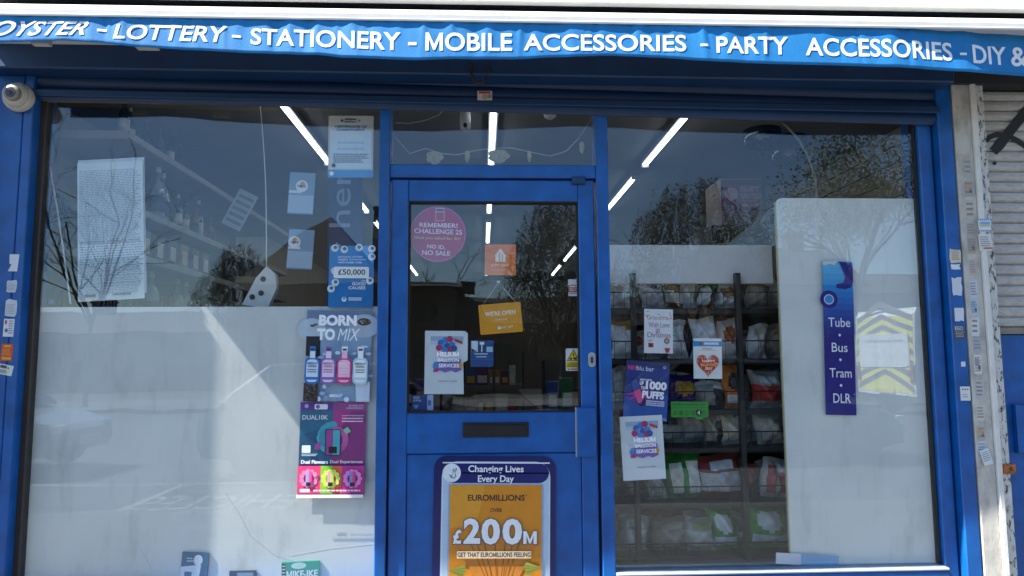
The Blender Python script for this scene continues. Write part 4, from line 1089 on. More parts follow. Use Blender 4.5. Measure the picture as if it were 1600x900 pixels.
for v in (.485, .645, .81): p.poly([(.5, v - .011), (.55, v), (.5, v + .011), (.45, v)], '#e8eaf6')
p.ell(.93, .865, .03, None, '#8a86c8', 10).done()

# lottery frame on the kick panel, outside the glass
YK = DOOR_Y + .010 - .0095
p = Sheet('framed_lottery_poster', 'navy framed lottery poster for two hundred million on the door kick panel', 'poster', [(681, 713), (869, 713), (867, 960), (671, 960)], YK, '#141d5c', .009, None, .10, 'frame', .25)
p.step = .0004
p.rrect(.065, .034, .955, 1.0, .12, '#c9d8ea').rrect(.078, .042, .942, .99, .11, '#b4cbe4').rrect(.075, .043, .945, .172, .085, '#16206a').rrect(.07, .038, .95, .046, .003, '#dbe6f2')
p.ell(.145, .107, .075, None, '#dfe9f0').poly([(.12, .115), (.15, .125), (.155, .08), (.165, .08), (.165, .1), (.18, .075), (.188, .08), (.175, .11), (.185, .13), (.165, .145), (.14, .14)], '#5c8a9a').poly([(.135, .118), (.152, .13), (.16, .09), (.163, .11), (.178, .09), (.17, .118), (.175, .13), (.16, .138)], '#dfe9f0')
p.text('Changing Lives', .28, .058, .735, .115, '#eef2f8', .02).text('Every Day', .36, .122, .655, .178, '#eef2f8', .02)
p.rect(.125, .18, .895, 1, '#8fa8c0').rect(.135, .184, .885, 1, '#d68a24').poly([(.135, .184), (.42, .184), (.36, .42), (.135, .46)], '#de9a30')
p.text('EUROMILLIONS', .28, .245, .745, .285, '#3a3430', .025).ell(.757, .25, .005, None, '#3a3430', 6).text('OVER', .465, .332, .562, .356, '#5a4630', .015)
p.poly([(.17, .55), (.86, .55), (.68, .80), (.38, .80)], '#c88030')
for t in (.2, .28, .37, .5, .63, .72, .8): p.poly([(.17 + t * .66, .55), (.18 + t * .66, .55), (.402 + t * .25, .80), (.395 + t * .25, .80)], '#9a5c20')
for body, u0, v0, u1, v1 in (('2', .25, .395, .385, .555), ('0', .395, .395, .545, .56), ('0', .565, .395, .725, .56), ('£', .165, .465, .235, .555), ('M', .735, .475, .845, .555)):
    p.text(body, u0 - .008, v0 - .003, u1 + .008, v1 + .007, '#5f6672', .06).text(body, u0, v0, u1, v1, '#eef1f6', .04)
p.rect(.20, .60, .80, .645, '#efd9b4').text('GET THAT EUROMILLIONS FEELING', .205, .607, .795, .637, '#4a4038', .02)
for bx, by, sx in ((.13, .72, 1), (.13, .80, 1), (.885, .70, -1), (.885, .77, -1), (.885, .85, -1)):
    for k in range(7):
        a = -.5 + k * .17
        p.poly([(bx, by), (bx + sx * .15 * math.cos(a), by + .06 * math.sin(a) - .01), (bx + sx * .13 * math.cos(a), by + .06 * math.sin(a) + .012)], random.choice(['#8a8a3a', '#6f7a34', '#a0984a']))
p.rect(.335, .775, .655, 1, '#e6e2da').rect(.345, .80, .645, 1, '#cfc8bc').poly([(.42, .90), (.50, .815), (.58, .90)], '#d89a40').rect(.33, .745, .337, .83, '#3a3430').rect(.653, .745, .66, .83, '#3a3430').done()
# two screws
# stickers on posts and pilaster -------------------------------------------------
p = Sheet('shutter_sticker', 'small torn white and red sticker on the shutter bar above the door', 'sticker', Q(746, 142, 769, 156.5), -.0795, '#c9bfb6')
p.rect(.1, .05, .9, .3, '#a8423c').ell(.5, .65, .2, None, '#a39a92', 10).rect(.7, .4, .95, .8, '#8f8a86').done()
def torn(n=14, j=.08):
    pts = []
    for i in range(n):
        t = i / n * 4
        k, f = int(t), t - int(t)
        u, v = ((f, 1), (1, 1 - f), (1 - f, 0), (0, f))[k]
        pts.append((min(1, max(0, u + random.uniform(-j, j))), min(1, max(0, v + random.uniform(-j, j)))))
    return pts
LEFT = [((14, 397, 30, 424), '#d8dde2', 'plain white torn sticker, uppermost on the left post', [(0, 1), (.9, 1), (1, 0), (.05, 0), (.1, .55), (.3, .6)]),
        ((11, 437, 27, 457), '#c5ccd2', 'grey white torn sticker below the uppermost on the left post', None),
        ((9, 467, 27, 495), '#cdd3d6', 'shredded pale sticker in the middle of the left post', None),
        ((6, 498, 22.5, 526), '#e2e4e6', 'white sticker with small red and blue print on the left post', 'rect'),
        ((2.5, 537, 20.5, 564), '#d4541c', 'orange sticker with yellow lettering on the left post', 'rect'),
        ((-6, 569, 20, 587), '#d9dcd6', 'white sticker with black scrawl and green dots, lowest on the left post', 'rect')]
for i, (q, c, lab, ol) in enumerate(LEFT):
    x0, y0, x1, y1 = q
    quad = [(x0, y0), (x1, y0 + .5), (x1 - 1.5, y1), (x0 - 1.5, y1)] if i != 5 else [(-4, 567), (21, 572), (18, 588), (-7, 583)]
    p = Sheet('post_sticker', lab, 'sticker', quad, POST_Y - .0012, c, .0008, 'stickers on the left post', None if ol == 'rect' else (ol or torn()))
    if i == 3: p.rect(.1, .08, .3, .3, '#b8404a').ell(.3, .65, .16, .12, '#5b6fa8', 12).lines(.5, .95, .1, .9, 6, '#7a8090', .4)
    if i == 4: p.lines(.2, .8, .08, .22, 1, '#f0c040', .8, .05).lines(.1, .9, .28, .72, 5, '#f0a040', .5).lines(.1, .9, .78, .95, 1, '#f0c040', .8, .05)
    if i == 5: p.lines(.2, .6, .1, .45, 1, '#2a2c2e', .8, .05).ell(.7, .3, .06, None, '#4a9a4a', 8).lines(.1, .8, .55, .9, 3, '#4a4c50', .5)
    if i in (1, 2): p.lines(.1, .9, .3, .9, 5, '#a3abb2', .4)
    p.done()
RPOST = [((1482.5, 388, 1501, 411), '#d5ccb4', 'cream torn sticker, uppermost on the right blue post'), ((1485, 412.5, 1500, 421), '#dfe3e6', 'small white strip sticker below the cream one on the right post'), ((1487, 433, 1503, 462), '#ccd4dc', 'pale torn sticker with a notch on the right post'),
         ((1491, 481, 1506, 502), '#d5dadf', 'white bird shaped torn sticker on the right post'), ((1490, 508.5, 1508, 530), '#4a4e54', 'dark scribbled sticker on the right post'), ((1501, 565, 1508, 573), '#d8dcde', 'tiny white scrap on the right post'), ((1500, 604, 1515.5, 626), '#dcdfe0', 'white rectangular sticker with dark marks, lowest on the right post')]
for i, (q, c, lab) in enumerate(RPOST):
    x0, y0, x1, y1 = q
    p = Sheet('post_sticker', lab, 'sticker', [(x0, y0), (x1, y0), (x1 + 1.5, y1), (x0 + 1.5, y1)], POST_Y - .0012, c, .0008, 'stickers on the right post', None if i == 6 else torn(12, .14))
    if i == 0: p.lines(.2, .9, .15, .85, 5, '#8a8068', .4)
    if i == 4: p.text('EGO', .1, .05, .8, .35, '#c5cad0', .02).lines(.1, .9, .45, .9, 4, '#aeb4ba', .4)
    if i == 6:
        for k in range(3): p.ell(.25 + k * .25, .2, .08, None, '#3a3c40', 8)
        p.lines(.2, .8, .55, .85, 2, '#9a9ca0', .4)
    p.done()
# stickers crowded down the pilaster shaft
ys = 247
PILC = ['#b5b2a8', '#a8a69e', '#bdb9ae', '#adaba6', '#b3a79a', '#c3b4a8', '#c4ccd4', '#b8c8d8', '#cfd4d8', '#aeb2b8', '#d4d6d8', '#b8babe', '#c8c9c6', '#b4b0a8', '#c9cdd2', '#cfd0ce']
i = 0
while ys < 720 and i < 16:
    hgt = random.uniform(20, 32)
    xm = 1516 + (ys - 250) * .052 - 11 + 3.2
    xa, xb = xm - 6.5 + random.uniform(-1, 1) + 3.5, xm + 9.5 + random.uniform(-1.5, 1)
    p = Sheet('pilaster_sticker', 'weathered sticker on the stone pilaster shaft, %s from the top' % ORD[i], 'sticker', [(xa, ys), (xb, ys + random.uniform(-1, 1)), (xb + 1.5, ys + hgt), (xa + 1.5, ys + hgt)], POST_Y - .0052, PILC[i % 16], .0008, 'stickers on the pilaster shaft', torn(14, .05))
    ink = random.choice(['#8f9196', '#97897f', '#7f9cba', '#88898c', '#a88a7a'])
    p.lines(.1, .9, .12, .9, random.randint(3, 6), ink, .45)
    if i % 3 == 1: p.rect(.15, .2, .6, .5, random.choice(['#8aa8c8', '#c89a80', '#9a9ca4'])).ell(.65, .65, .15, .12, '#6a6e76', 10)
    p.done()
    ys += hgt + random.uniform(1, 9); i += 1
for j, (q, c, lab) in enumerate((((1528, 342, 1548, 362), '#dfe4ea', 'white sticker with blue dashed border across the pilaster moulding'), ((1529, 366, 1549, 392), '#d8d6d2', 'white sticker with red line below the dashed one on the moulding'), ((1533, 701, 1549, 727), '#d9dee2', 'tilted white sticker with grey print low on the pilaster'))):
    x0, y0, x1, y1 = q
    p = Sheet('moulding_sticker', lab, 'sticker', [(x0, y0), (x1, y0 - .5), (x1 + 1.5, y1), (x0 + 1.5, y1)] if j < 2 else [(1532, 704), (1545, 700), (1551, 724), (1537, 729)], POST_Y - .0192, c, .0008, None)
    if j == 0:
        for k in range(7):
            for v in (.02, .88): p.rect(.02 + k * .14, v, .1 + k * .14, v + .1, '#3a6fb0')
        p.rect(.1, .25, .9, .42, '#7fb0d8').rect(.1, .5, .9, .6, '#c8b870')
    else: p.lines(.1, .9, .15, .8, 5, '#8a8c90', .4)
    if j == 1: p.rect(.3, .8, 1, .88, '#b84a4a')
    p.done()

# ------------------------------------------------------------------ ceiling lights
def make_light():
    t = thing('ceiling_light', '', 'light', (0, 0, 0), 'fluorescent ceiling lights')
    MB().box(-.026, .026, -.64, .64, .03, .06, M('#8f9294', .5, .1)).build('batten', t, local=True)
    MB().prism([(-.017 * math.cos(a), -.019 * math.sin(a) + .029) for a in [math.pi * i / 8 for i in range(9)]], -.62, .62, M('#f4fbff', .5, 0, emit=1.5)).build('tube', t, local=True)
    for sy in (-1, 1): MB().box(-.024, .024, sy * .63 - .012, sy * .63 + .012, .004, .0295, M('#a9acae', .5, .1)).build('end_cap', t, local=True)
    return t
l0 = make_light()
first = True
for xr, row in ((.06, 'centre'), (-1.02, 'left'), (1.10, 'right')):
    for i, d in enumerate((4.03, 5.60, 7.25, 8.75, 10.4)):
        l = l0 if first else copy_tree(l0)
        first = False
        l.location = (CAM.x + xr, d - 3.28, Z_CEIL - .062)
        l['label'] = 'white fluorescent ceiling tube of the %s row, %s from the window' % (row, ORD[i])

# ------------------------------------------------------------------ left shelving with bottles
sh = thing('wall_shelving', 'white wall shelving with bottles inside the left window', 'shelving', (-2.05, .7, 0.1))
SW = M('#8a8175', .6, .12, 6)
sx0, sx1 = CAM.x - 2.2, CAM.x - 1.72
levels = [2.53, 2.18, 1.95, 1.60, 1.25]
for z in levels:
    MB().box(sx0, sx1, .16, 3.0, z - .04, z, SW).build('shelf', sh)
    MB().box(sx1 + .0005, sx1 + .006, .16, 3.0, z - .035, z - .004, M('#9a9ea2', .4, .1)).build('price_strip', sh)
MB().box(sx0 - .04, sx0 - .002, .14, 3.0, .1, 2.74, SW).build('back_panel', sh)
for y in (.15, 1.4, 2.95): MB().box(sx0, sx0 + .05, y - .012, y + .012, .1, 2.74, M('#9a958c', .6, .1)).build('upright', sh)
BC = ['#2a1c14', '#1c2a22', '#5a3a1c', '#22262c', '#7a5a2a', '#8a9aa4', '#3a1a1a', '#c8ccd0']
def bottle_mesh(h, r, c, cap, lab):
    b = MB()
    b.lathe([(r * .9, 0), (r, .01), (r, h * .58), (r * .8, h * .67), (r * .33, h * .76), (r * .30, h * .93)], M(c, .12, .1, 5, spec=.7), n=12)
    l = MB().lathe([(r * 1.02, h * .15), (r * 1.02, h * .45)], M(lab, .6, .15, 20), n=12)
    k = MB().lathe([(r * .36, h * .90), (r * .36, h), (r * .2, h * 1.002)], M(cap, .4, .1), n=10)
    return b, l, k
protos = []
for i in range(6):
    t = thing('bottle', '', 'bottle', (0, 0, 0), 'bottles on the left wall shelves')
    b, l, k = bottle_mesh(random.uniform(.24, .31), random.uniform(.032, .042), BC[i], random.choice(['#c8a040', '#1a1a1c', '#a02020', '#c8ccd0']), random.choice(['#d8d0b8', '#b8402a', '#2a3a6a', '#e0e0dc', '#1c1c1e']))
    b.build('body', t, local=True, smooth=True); l.build('label_band', t, local=True, smooth=True); k.build('cap', t, local=True)
    protos.append([t, False])
for li, z in enumerate(levels[:4]):
    if z > 2.4: n, ys0 = 6, .28
    elif li == 2: continue
    else: n, ys0 = 10, .25
    for i in range(n):
        pr = random.choice(protos)
        t = pr[0] if not pr[1] else copy_tree(pr[0])
        pr[1] = True
        t.location = (sx1 - .07 - random.uniform(0, .06), ys0 + i * .135 + random.uniform(-.02, .02), z)
        if z > 2.4: t.scale = (.68, .68, .68)
        t['label'] = 'bottle on the %s left wall shelf, %s from the window' % (['top', 'second', 'third', 'fourth'][li], ORD[i])
for pr in protos:
    if not pr[1]:
        t = pr[0]; t.location = (sx1 - .2, .9, levels[4]); t['label'] = 'spare bottle on the lowest left wall shelf'
# packets on the third shelf
for i in range(7):
    y = .3 + i * .16
    c = random.choice(['#4a6a4a', '#8a5a3a', '#6a6a7a', '#a88a4a'])
    t = thing('tobacco_pack', 'small carton on the third left wall shelf, %s from the window' % ORD[i], 'carton', (sx1 - .08, y, 1.95), 'cartons on the third shelf')
    MB().bev(sx1 - .12, sx1 - .03, y - .05, y + .05, 1.95, 2.09, M(c, .5, .1), .003).build('carton', t)
    MB().box(sx1 - .029, sx1 - .028, y - .035, y + .035, 1.97, 2.05, M('#d8d4c8', .5, .1)).build('label_panel', t)

# ------------------------------------------------------------------ fanlight: sensor, dome, bead garland
a = P(727, 188, .25)
sn = thing('air_freshener', 'white oval sensor hanging behind the fanlight', 'sensor', (a.x, .25, a.z - .05))
MB().lathe([(.012, -.055), (.026, -.045), (.028, 0), (.026, .05), (.018, .06)], WHITE_PLASTIC, (a.x, .25, a.z), 16).build('case', sn, smooth=True)
MB().prism(ell_pts(a.x, a.z - .035, .010, .012, 12), .219, .224, BLACK).build('nozzle', sn)
a = P(859, 172, .3)
dm = thing('smoke_detector', 'white round detector under the ceiling behind the fanlight', 'detector', (a.x, .3, a.z))
MB().lathe([(.036, .02), (.036, -.012), (.03, -.035), (.014, -.048), (.002, -.05)], WHITE_PLASTIC, (a.x, .3, a.z), 18).build('case', dm, smooth=True)
gp = [(618, 215), (640, 240), (665, 232), (690, 240), (715, 242), (740, 236), (765, 232), (800, 231), (830, 238), (860, 244), (885, 236), (905, 215), (925, 185)]
gw = [P(x, y, .05) for x, y in gp]
def interp(pts, t):
    k = min(len(pts) - 2, int(t * (len(pts) - 1))); f = t * (len(pts) - 1) - k
    return pts[k].lerp(pts[k + 1], f)
gl = thing('bead_garland', 'white bead garland with gold leaf shapes along the fanlight', 'garland', (gw[4].x, .05, gw[4].z))
bd = MB()
for i in range(110):
    q = interp(gw, i / 109)
    bd.lathe([(.0005, -.0032), (.003, -.001), (.003, .001), (.0005, .0032)], M('#dfe3e6', .3, .05), q, 6)
bd.build('bead_string', gl)
GOLD = M('#c0ae8c', .5, .25, 60, .4)
for px, py, w, h in ((679, 246, .040, .032), (730, 244, .012, .03), (779, 244, .050, .034), (827, 244, .010, .028), (909, 230, .012, .03)):
    q = P(px, py, .048)
    pts = [(q.x + w * math.cos(t) * (1 + .12 * math.cos(5 * t)), q.z + h * math.sin(t) * (1 + .1 * math.sin(3 * t))) for t in [2 * math.pi * i / 18 for i in range(18)]]
    MB().prism(pts, .045, .049, GOLD).build('leaf_charm', gl)
tag(MB().tube([P(618, 192, .2), P(640, 193, .2), P(665, 188, .2), P(685, 180, .2), P(698, 168, .2)], .002, WHITE_PLASTIC, 5).build('wire', origin=P(660, 190, .2)), 'thin white wire under the ceiling behind the fanlight', 'wire')

# ------------------------------------------------------------------ right window: crisp rack
YR = .20
rk = thing('crisp_rack', 'black wire basket rack of snack packets in the right window', 'rack', (PX(1080, YR), YR, .1))
RB = M('#1a1b1e', .5, .15, 10)
rx0, rx1 = PX(925, YR), PX(1262, YR)
zt_rack = P(1075, 428, YR).z
for px in (991, 1156):
    x = PX(px, YR - .03)
    MB().bev(x - .013, x + .013, YR - .05, YR - .015, .1, zt_rack, RB, .004).build('upright', rk)
MB().box(rx0, rx1, YR + .33, YR + .345, .1, zt_rack - .02, M('#2c2b2a', .6, .2)).build('back_panel', rk)
rows = [(483, 457), (561, 533), (641, 612), (700, 675), (786, 760), (868, 848)]
for yb, yt in rows:
    zb_, zt2 = PZ(yb, YR, 1075), PZ(yt, YR, 1075)
    MB().box(rx0, rx1, YR - .012, YR + .32, zb_ - .022, zb_, RB).build('shelf', rk)
    w = MB()
    w.tube([(rx0, YR - .012, zt2), (rx1, YR - .012, zt2)], .0032, RB, 5)
    x = rx0
    while x < rx1:
        w.tube([(x, YR - .012, zb_), (x, YR - .012, zt2)], .0018, RB, 4); x += .055
    w.build('wire_front', rk)
a, b_ = P(953, 383.5, YR + .02), P(1206, 443.5, YR + .02)
hd = thing('header_panel', 'blank white panel across the top of the crisp rack', 'panel', ((a.x + b_.x) / 2, YR, b_.z))
MB().bev(PX(930, YR), b_.x, YR + .0, YR + .02, b_.z, a.z, M('#d8d6d6', .4, .06, 5), .002).build('panel', hd)

def bag(label, x0, y0, x1, y1, base, panel, row, ydep=0.0, tilt=0.0, group='snack packets in the rack', gloss=.22, accent=None):
    """pillow packet with crimped ends; x0.. are photo pixels"""
    y = YR + .07 + ydep
    tl, br = P(x0, y0, y), P(x1, y1, y)
    w, h = br.x - tl.x, tl.z - br.z
    zs = PZ(rows[row][0], YR, 1075)
    t = thing('snack_packet', label, 'packet', ((tl.x + br.x) / 2, y, max(br.z, zs + .002)), group, (0, tilt, 0))
    nx_, nz_ = 14, 16
    mb = MB()
    rnd = random.Random(hash(label) % 1000 if False else sum(map(ord, label)))
    ph = [rnd.uniform(0, 6.28) for _ in range(6)]
    lay = rnd.choice([0, 1, 1, 2, 3]) if 'two white panels' not in label else 0
    m1, m2 = M(base, gloss, .25, 25, .6, fine=40), two_tone('printed ' + panel, panel, '#8a8c8f', 70, .58, .64, gloss + .1, (1, 1, 2.6), .15, 3)
    m3 = M(accent or panel, gloss, .2, 30, .35, fine=40)
    for side in (-1, 1):
        vs, fs, idx = [], [], []
        for i in range(nx_ + 1):
            for j in range(nz_ + 1):
                u, v_ = i / nx_, j / nz_
                e = (4 * u * (1 - u)) ** .55 * max(0, 4 * (v_ - .06) * (.94 - v_) / .7744) ** .5 if .06 < v_ < .94 else 0
                cr = .009 * math.sin(9 * u + 5 * v_ + ph[0]) + .009 * abs(math.sin(9 * v_ - 7 * u + ph[1])) + .007 * abs(math.sin(13 * u + ph[2] + 8 * v_)) + .005 * math.sin(27 * v_ * u + ph[3])
                d = min(.055, w * .32) * e + cr * (e + .18)
                wob = .012 * math.sin(5 * v_ + ph[4]) * (0.3 + abs(u - .5)) + .05 * w * (u - .5) * -((2 * v_ - 1) ** 4) * -1
                vs.append(((u - .5) * w + wob, side * d + .003 * math.sin(12 * u + ph[5]) * (v_ < .06 or v_ > .94), v_ * h + .010 * math.sin(4 * u + ph[2]) * v_))
        for i in range(nx_):
            for j in range(nz_):
                a = i * (nz_ + 1) + j
                f = (a, a + nz_ + 1, a + nz_ + 2, a + 1)
                u, v_ = (i + .5) / nx_, (j + .5) / nz_
                m = m1
                if lay == 0:
                    if .12 < u < .46 and .12 < v_ < .80: m = m2
                    elif .56 < u < .9 and .12 < v_ < .66: m = m2
                    elif .56 < u < .9 and .7 < v_ < .82: m = m3
                elif lay == 1:
                    if .2 < v_ < .62: m = m2
                    elif .68 < v_ < .86 and .2 < u < .8: m = m3
                elif lay == 2:
                    if (u - .5) ** 2 / .1 + (v_ - .62) ** 2 / .05 < 1: m = m3
                    elif .1 < v_ < .32 and .1 < u < .9: m = m2
                else:
                    if u < .55 and .1 < v_ < .9: m = m2
                    elif v_ > .72: m = m3
                fs.append((f if side < 0 else tuple(reversed(f)), m))
        o = len(mb.v)
        mb.v += vs
        for f, m in fs: mb.f.append([k + o for k in f]); mb.mi.append(mb.slot(m))
    mb.build('packet', t, local=True, smooth=True)
    return t
W1, W2 = '#dcdee0', '#ebebe9'
BAGS = [(0, 950, 443, 987, 481, W1, '#dcdcdc', None, 'white packet at the left end of the top basket'), (0, 1000, 441, 1038, 481, '#d3d5d8', '#b8bcc2', '#5a6a7a', 'white packet with grey print, second in the top basket'),
        (0, 1036, 442, 1064, 481, '#5a4636', '#c8c0b4', '#a8742a', 'brown packet with a cream panel in the top basket'), (0, 1060, 440, 1088, 481, W1, '#dcdcd8', None, 'plain white packet in the middle of the top basket'),
        (0, 1090, 444, 1118, 481, '#26302a', '#c5cac8', '#2f7a3a', 'dark green packet in the top basket'), (0, 1114, 441, 1150, 481, W1, W2, '#9a7a5a', 'white packet at the right post in the top basket'), (0, 1164, 444, 1200, 481, '#8a8078', '#a89a8a', None, 'beige packet right of the post in the top basket'),
        (1, 953, 500, 993, 560, W1, W2, '#b88a2a', 'white packet with a yellow badge at the left end of the second basket'), (1, 1040, 502, 1072, 560, '#d8dadc', '#e4e4e2', None, 'white packet behind the christmas card'), (1, 1066, 505, 1082, 560, '#2e2028', '#4a2a30', None, 'dark packet turned edge on in the second basket'),
        (1, 1078, 496, 1118, 560, '#cdd2d4', '#dcdedd', None, 'tilted white packet above the heart badge'), (1, 1122, 499, 1156, 560, '#d8d5d0', '#e6e4e0', '#a85a2a', 'white packet with a brown top at the post'), (1, 1166, 508, 1196, 560, '#cfcfcb', '#dcdad4', '#c8b090', 'cream packet right of the post in the second basket'),
        (2, 953, 575, 976, 640, '#a9adb2', '#c4c8cc', None, 'grey packet left of the vape poster'), (2, 1040, 586, 1092, 640, '#3a2070', '#4a2c8a', '#b8902a', 'purple packet above the hygiene sticker'), (2, 1085, 600, 1132, 640, '#3b3d40', '#9a9a94', '#d4d0c0', 'crumpled silver and black packet in the third basket'),
        (2, 1128, 574, 1160, 640, '#c87a3a', '#dfe0de', '#3a2a20', 'orange and white packet below the heart badge'), (2, 1172, 582, 1222, 640, '#a9a6a4', '#c04038', '#dcdcdc', 'silver and red packet at the right end of the third basket'),
        (3, 1098, 648, 1128, 699, '#4a4844', '#b8b0a0', None, 'dark foil packet in the fourth basket'), (3, 1120, 642, 1166, 699, '#c8c6be', '#e0d8c4', '#7a7a78', 'silver white packet in the fourth basket'), (3, 1180, 649, 1223, 699, '#c9c8c4', '#d8d2c0', '#8a8a88', 'crumpled silver packet at the right end of the fourth basket'),
        (4, 972, 744, 1010, 785, '#4a4634', '#8a8460', None, 'olive packet under the helium notice'), (4, 1008, 736, 1040, 785, '#8f9894', '#a8b0ac', None, 'grey packet under the helium notice'), (4, 1038, 716, 1097, 785, '#2f8a3a', '#dfe2de', None, 'green packet with two white panels in the fifth basket'), (4, 1092, 718, 1156, 785, '#7a3a38', '#b8bcc0', '#c8ccd0', 'shiny red and silver packet in the fifth basket'),
        (4, 1150, 730, 1182, 785, '#4a2420', '#8a4438', None, 'dark red packet behind the rack post'), (4, 1186, 726, 1232, 785, '#cfcdc8', '#c0504a', '#dfe0e0', 'white packet with red print at the right end of the fifth basket'),
        (5, 966, 812, 1012, 866, '#a8a49a', '#c8c6c0', None, 'pale packet at the left of the bottom basket'), (5, 1020, 818, 1076, 866, '#8a8070', '#a89a84', None, 'clear packet of brown snacks in the bottom basket'), (5, 1070, 812, 1116, 866, '#9a9488', '#c0bcb0', '#7a8a4a', 'pale crumpled packet in the bottom basket'), (5, 1108, 796, 1152, 866, '#2f8036', '#cfd6d4', None, 'green and white packet left of the post in the bottom basket'), (5, 1164, 792, 1230, 866, '#3a9a3a', '#dfe4e2', None, 'bright green packet at the right end of the bottom basket')]
for r_ in range(6):          # paler packets behind the front ones
    for k in range(5):
        xa = 952 + k * 56 + random.uniform(-6, 6)
        yb = rows[r_][0] - 1
        bag('pale packet at the back of basket row %s, %s from the left' % (ORD[r_], ORD[k]), xa, yb - random.uniform(44, 58), xa + random.uniform(44, 56), yb, random.choice(['#d9dcde', '#e2e2e0', '#c8c4bc', '#d8d4c8', '#b4babe', '#c0c8b8']), random.choice(['#e2e2e0', '#d4d8dc', '#d8d0c0', '#c8b8a8']), r_, .15, random.uniform(-.08, .08), accent=random.choice(['#a83a34', '#3a7a44', '#b88a3a', '#5a6a8a', '#7a4a30']))
for row, x0, y0, x1, y1, b_, pn, ac, lab in BAGS:
    bag('snack packet: ' + lab if False else lab, x0, y0, x1, y1, b_, pn, row, random.uniform(0, .06), random.uniform(-.09, .09), accent=ac)

# balloons, hose and cartons at the top right
FOIL = M('#15171c', .12, .1, 3, spec=.9)
for i, (px, py, s) in enumerate(((1190, 205, .11), (1236, 232, .12), (1262, 190, .10))):
    q = P(px, py, .75 + .12 * i)
    t = thing('balloon', ['black shiny balloon, leftmost of the three in the right window', 'black shiny balloon, lowest of the three in the right window', 'black shiny balloon, rightmost of the three in the right window'][i], 'balloon', q - Vector((0, 0, s * 1.3)), 'black balloons')
    MB().lathe([(.001, -1.25 * s)] + [(s * math.sin(a) * (1 - .12 * math.cos(a) * -1), -s * 1.15 * math.cos(a)) for a in [math.pi * k / 14 for k in range(1, 14)]] + [(.001, s * 1.15)], FOIL, q, 24).build('body', t, smooth=True)
    MB().tube([q - Vector((0, 0, s * 1.22)), q - Vector((0, 0, s * 1.32))], .006, FOIL, 8, .014).build('neck', t)
hz = MB().tube([P(1205, 178, .62), P(1228, 196, .62), P(1248, 218, .62), P(1263, 244, .62), P(1272, 270, .62), P(1276, 296, .62), P(1277, 330, .62)], .0065, M('#b3aa9a', .5, .1), 8).build('hose', origin=P(1277, 330, .62))
tag(hz, 'beige hose curving down over the right window display', 'hose')
un = thing('tall_unit', 'dark tall shelving unit behind the crisp rack', 'shelving', (PX(1180, 1.0), 1.2, .1))
ux0, ux1, uz = PX(1122, 1.0), PX(1400, 1.0), P(1160, 352, 1.0).z
for x in (ux0, (ux0 + ux1) / 2, ux1): MB().box(x - .015, x + .015, 1.0, 1.5, .1, uz, RB).build('upright', un)
for z in (.5, .95, 1.4, uz): MB().box(ux0 + .016, ux1 - .016, 1.0, 1.5, z - .03, z, M('#4a4a4c', .5, .1)).build('shelf', un)
p = Sheet('crisp_carton', 'pink ready salted carton on top of the tall shelving unit', 'carton', [(1125, 279), (1192, 279), (1192, 351), (1129, 351)], 1.02, '#857476', .3, None, None, 'carton')
p.rect(0, .03, 1, .70, '#7a2845').ell(.25, .34, .16, None, '#c89aa8').text('READY', .48, .17, .92, .28, '#e0b8c4', .02).text('SALTED', .48, .32, .96, .43, '#e0b8c4', .02).rect(.48, .48, .9, .5, '#c88a9a').lines(.5, .9, .55, .63, 1, '#d8a8b4', .8, .05).done()
p = Sheet('crisp_carton', 'plain brown carton right of the ready salted carton', 'carton', Q(1196, 290, 1240, 351), 1.06, '#8a6a52', .3, None, None, 'carton')
p.rect(.1, .2, .9, .5, '#6a4c3c').done()

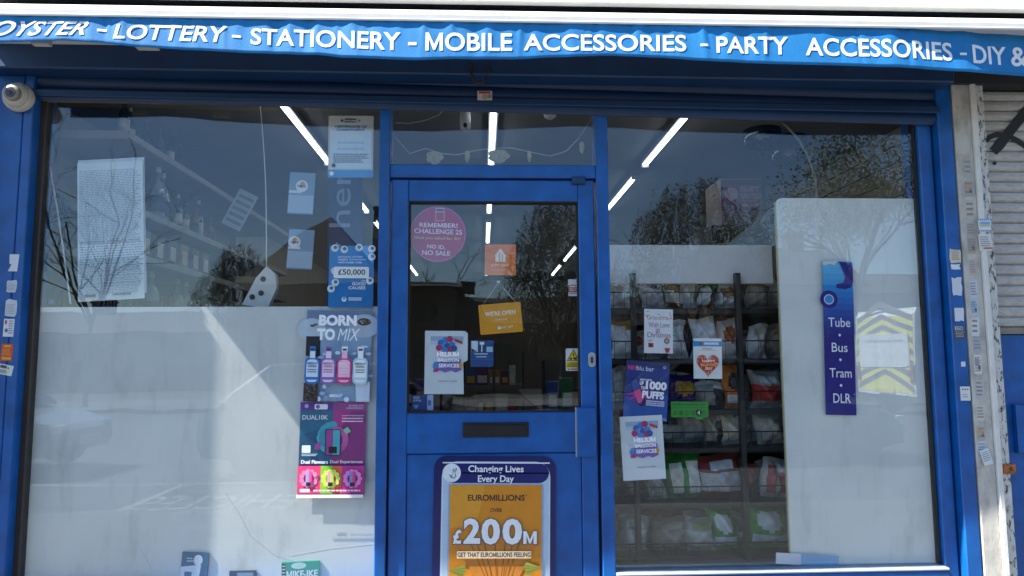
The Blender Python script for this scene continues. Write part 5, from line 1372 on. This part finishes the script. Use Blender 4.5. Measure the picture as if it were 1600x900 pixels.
sp = thing('slanted_panel', 'pale slanted light box beside the tall white board', 'panel', P(1180, 383, .8))
MB().prism(px2([(1136, 384), (1222, 384), (1222, 322), (1212, 322)], .8), .8, .86, M('#aab4c0', .4, .1)).build('panel', sp)
MB().box(P(1203, 340, .797).x, P(1212, 340, .797).x, .792, .7995, P(1203, 350, .797).z, P(1203, 335, .797).z, M('#4a505a', .5, .1)).build('switch', sp)
# ------------------------------------------------------------------ things deeper in the shop, seen through the door
def gondola(label, x0, x1, y0, y1, h, seed, short):
    g_ = thing('display_shelf', label, 'shelving', ((x0 + x1) / 2, (y0 + y1) / 2, .1))
    MB().box((x0 + x1) / 2 - .02, (x0 + x1) / 2 + .02, y0, y1, .1, h, M('#5a5856', .6, .1)).build('back_panel', g_)
    rnd = random.Random(seed)
    zs = [.3, .68, 1.06]
    for z in zs: MB().box(x0, x1, y0, y1, z - .03, z, M('#77767a', .5, .1)).build('shelf', g_)
    for x in (x0 + .01, x1 - .01): MB().box(x - .01, x + .01, y0, y0 + .03, .1, h, RB).build('upright', g_)
    for z in zs:
        k = 0
        xx = x0 + .03
        while xx < x1 - .12:
            w = rnd.uniform(.09, .17); hh = rnd.uniform(.14, .28)
            c = rnd.choice(['#8a2a4a', '#2a5a9a', '#b8b4ac', '#3a7a4a', '#a87a2a', '#5a2a6a', '#c8c4bc', '#22262e'])
            t = thing('product_box', 'product box %s from left on the %s shelf of the %s' % (ORD[k], ['lower', 'middle', 'upper'][zs.index(z)], short), 'box', (xx + w / 2, y0 + .06, z), 'boxes on the inner shelves')
            MB().bev(xx, xx + w - .01, y0 + .01, y0 + .14, z + .0005, z + hh, M(c, .4, .2, 20), .003).build('carton', t)
            MB().box(xx + .015, xx + w - .025, y0 + .006, y0 + .0095, z + .03, z + hh * .55, M(rnd.choice(['#e0dcd0', '#d8b03a', '#d0d4d8', '#b03038']), .5, .2, 20)).build('label_panel', t)
            xx += w; k += 1
    return g_
gondola('grey display shelf left of the aisle inside', -1.05, -.35, 2.1, 5.5, 1.45, 4, 'left aisle display')
gondola('grey display shelf right of the aisle inside', .35, 1.05, 1.5, 5.0, 1.40, 9, 'right aisle display')
gondola('grey display shelf at the back of the shop', -.3, .5, 6.2, 6.9, 1.5, 12, 'rear display')

fix_panes()
# tidy: children that were built in world coordinates keep their place under a moved Empty
bpy.context.view_layer.update()
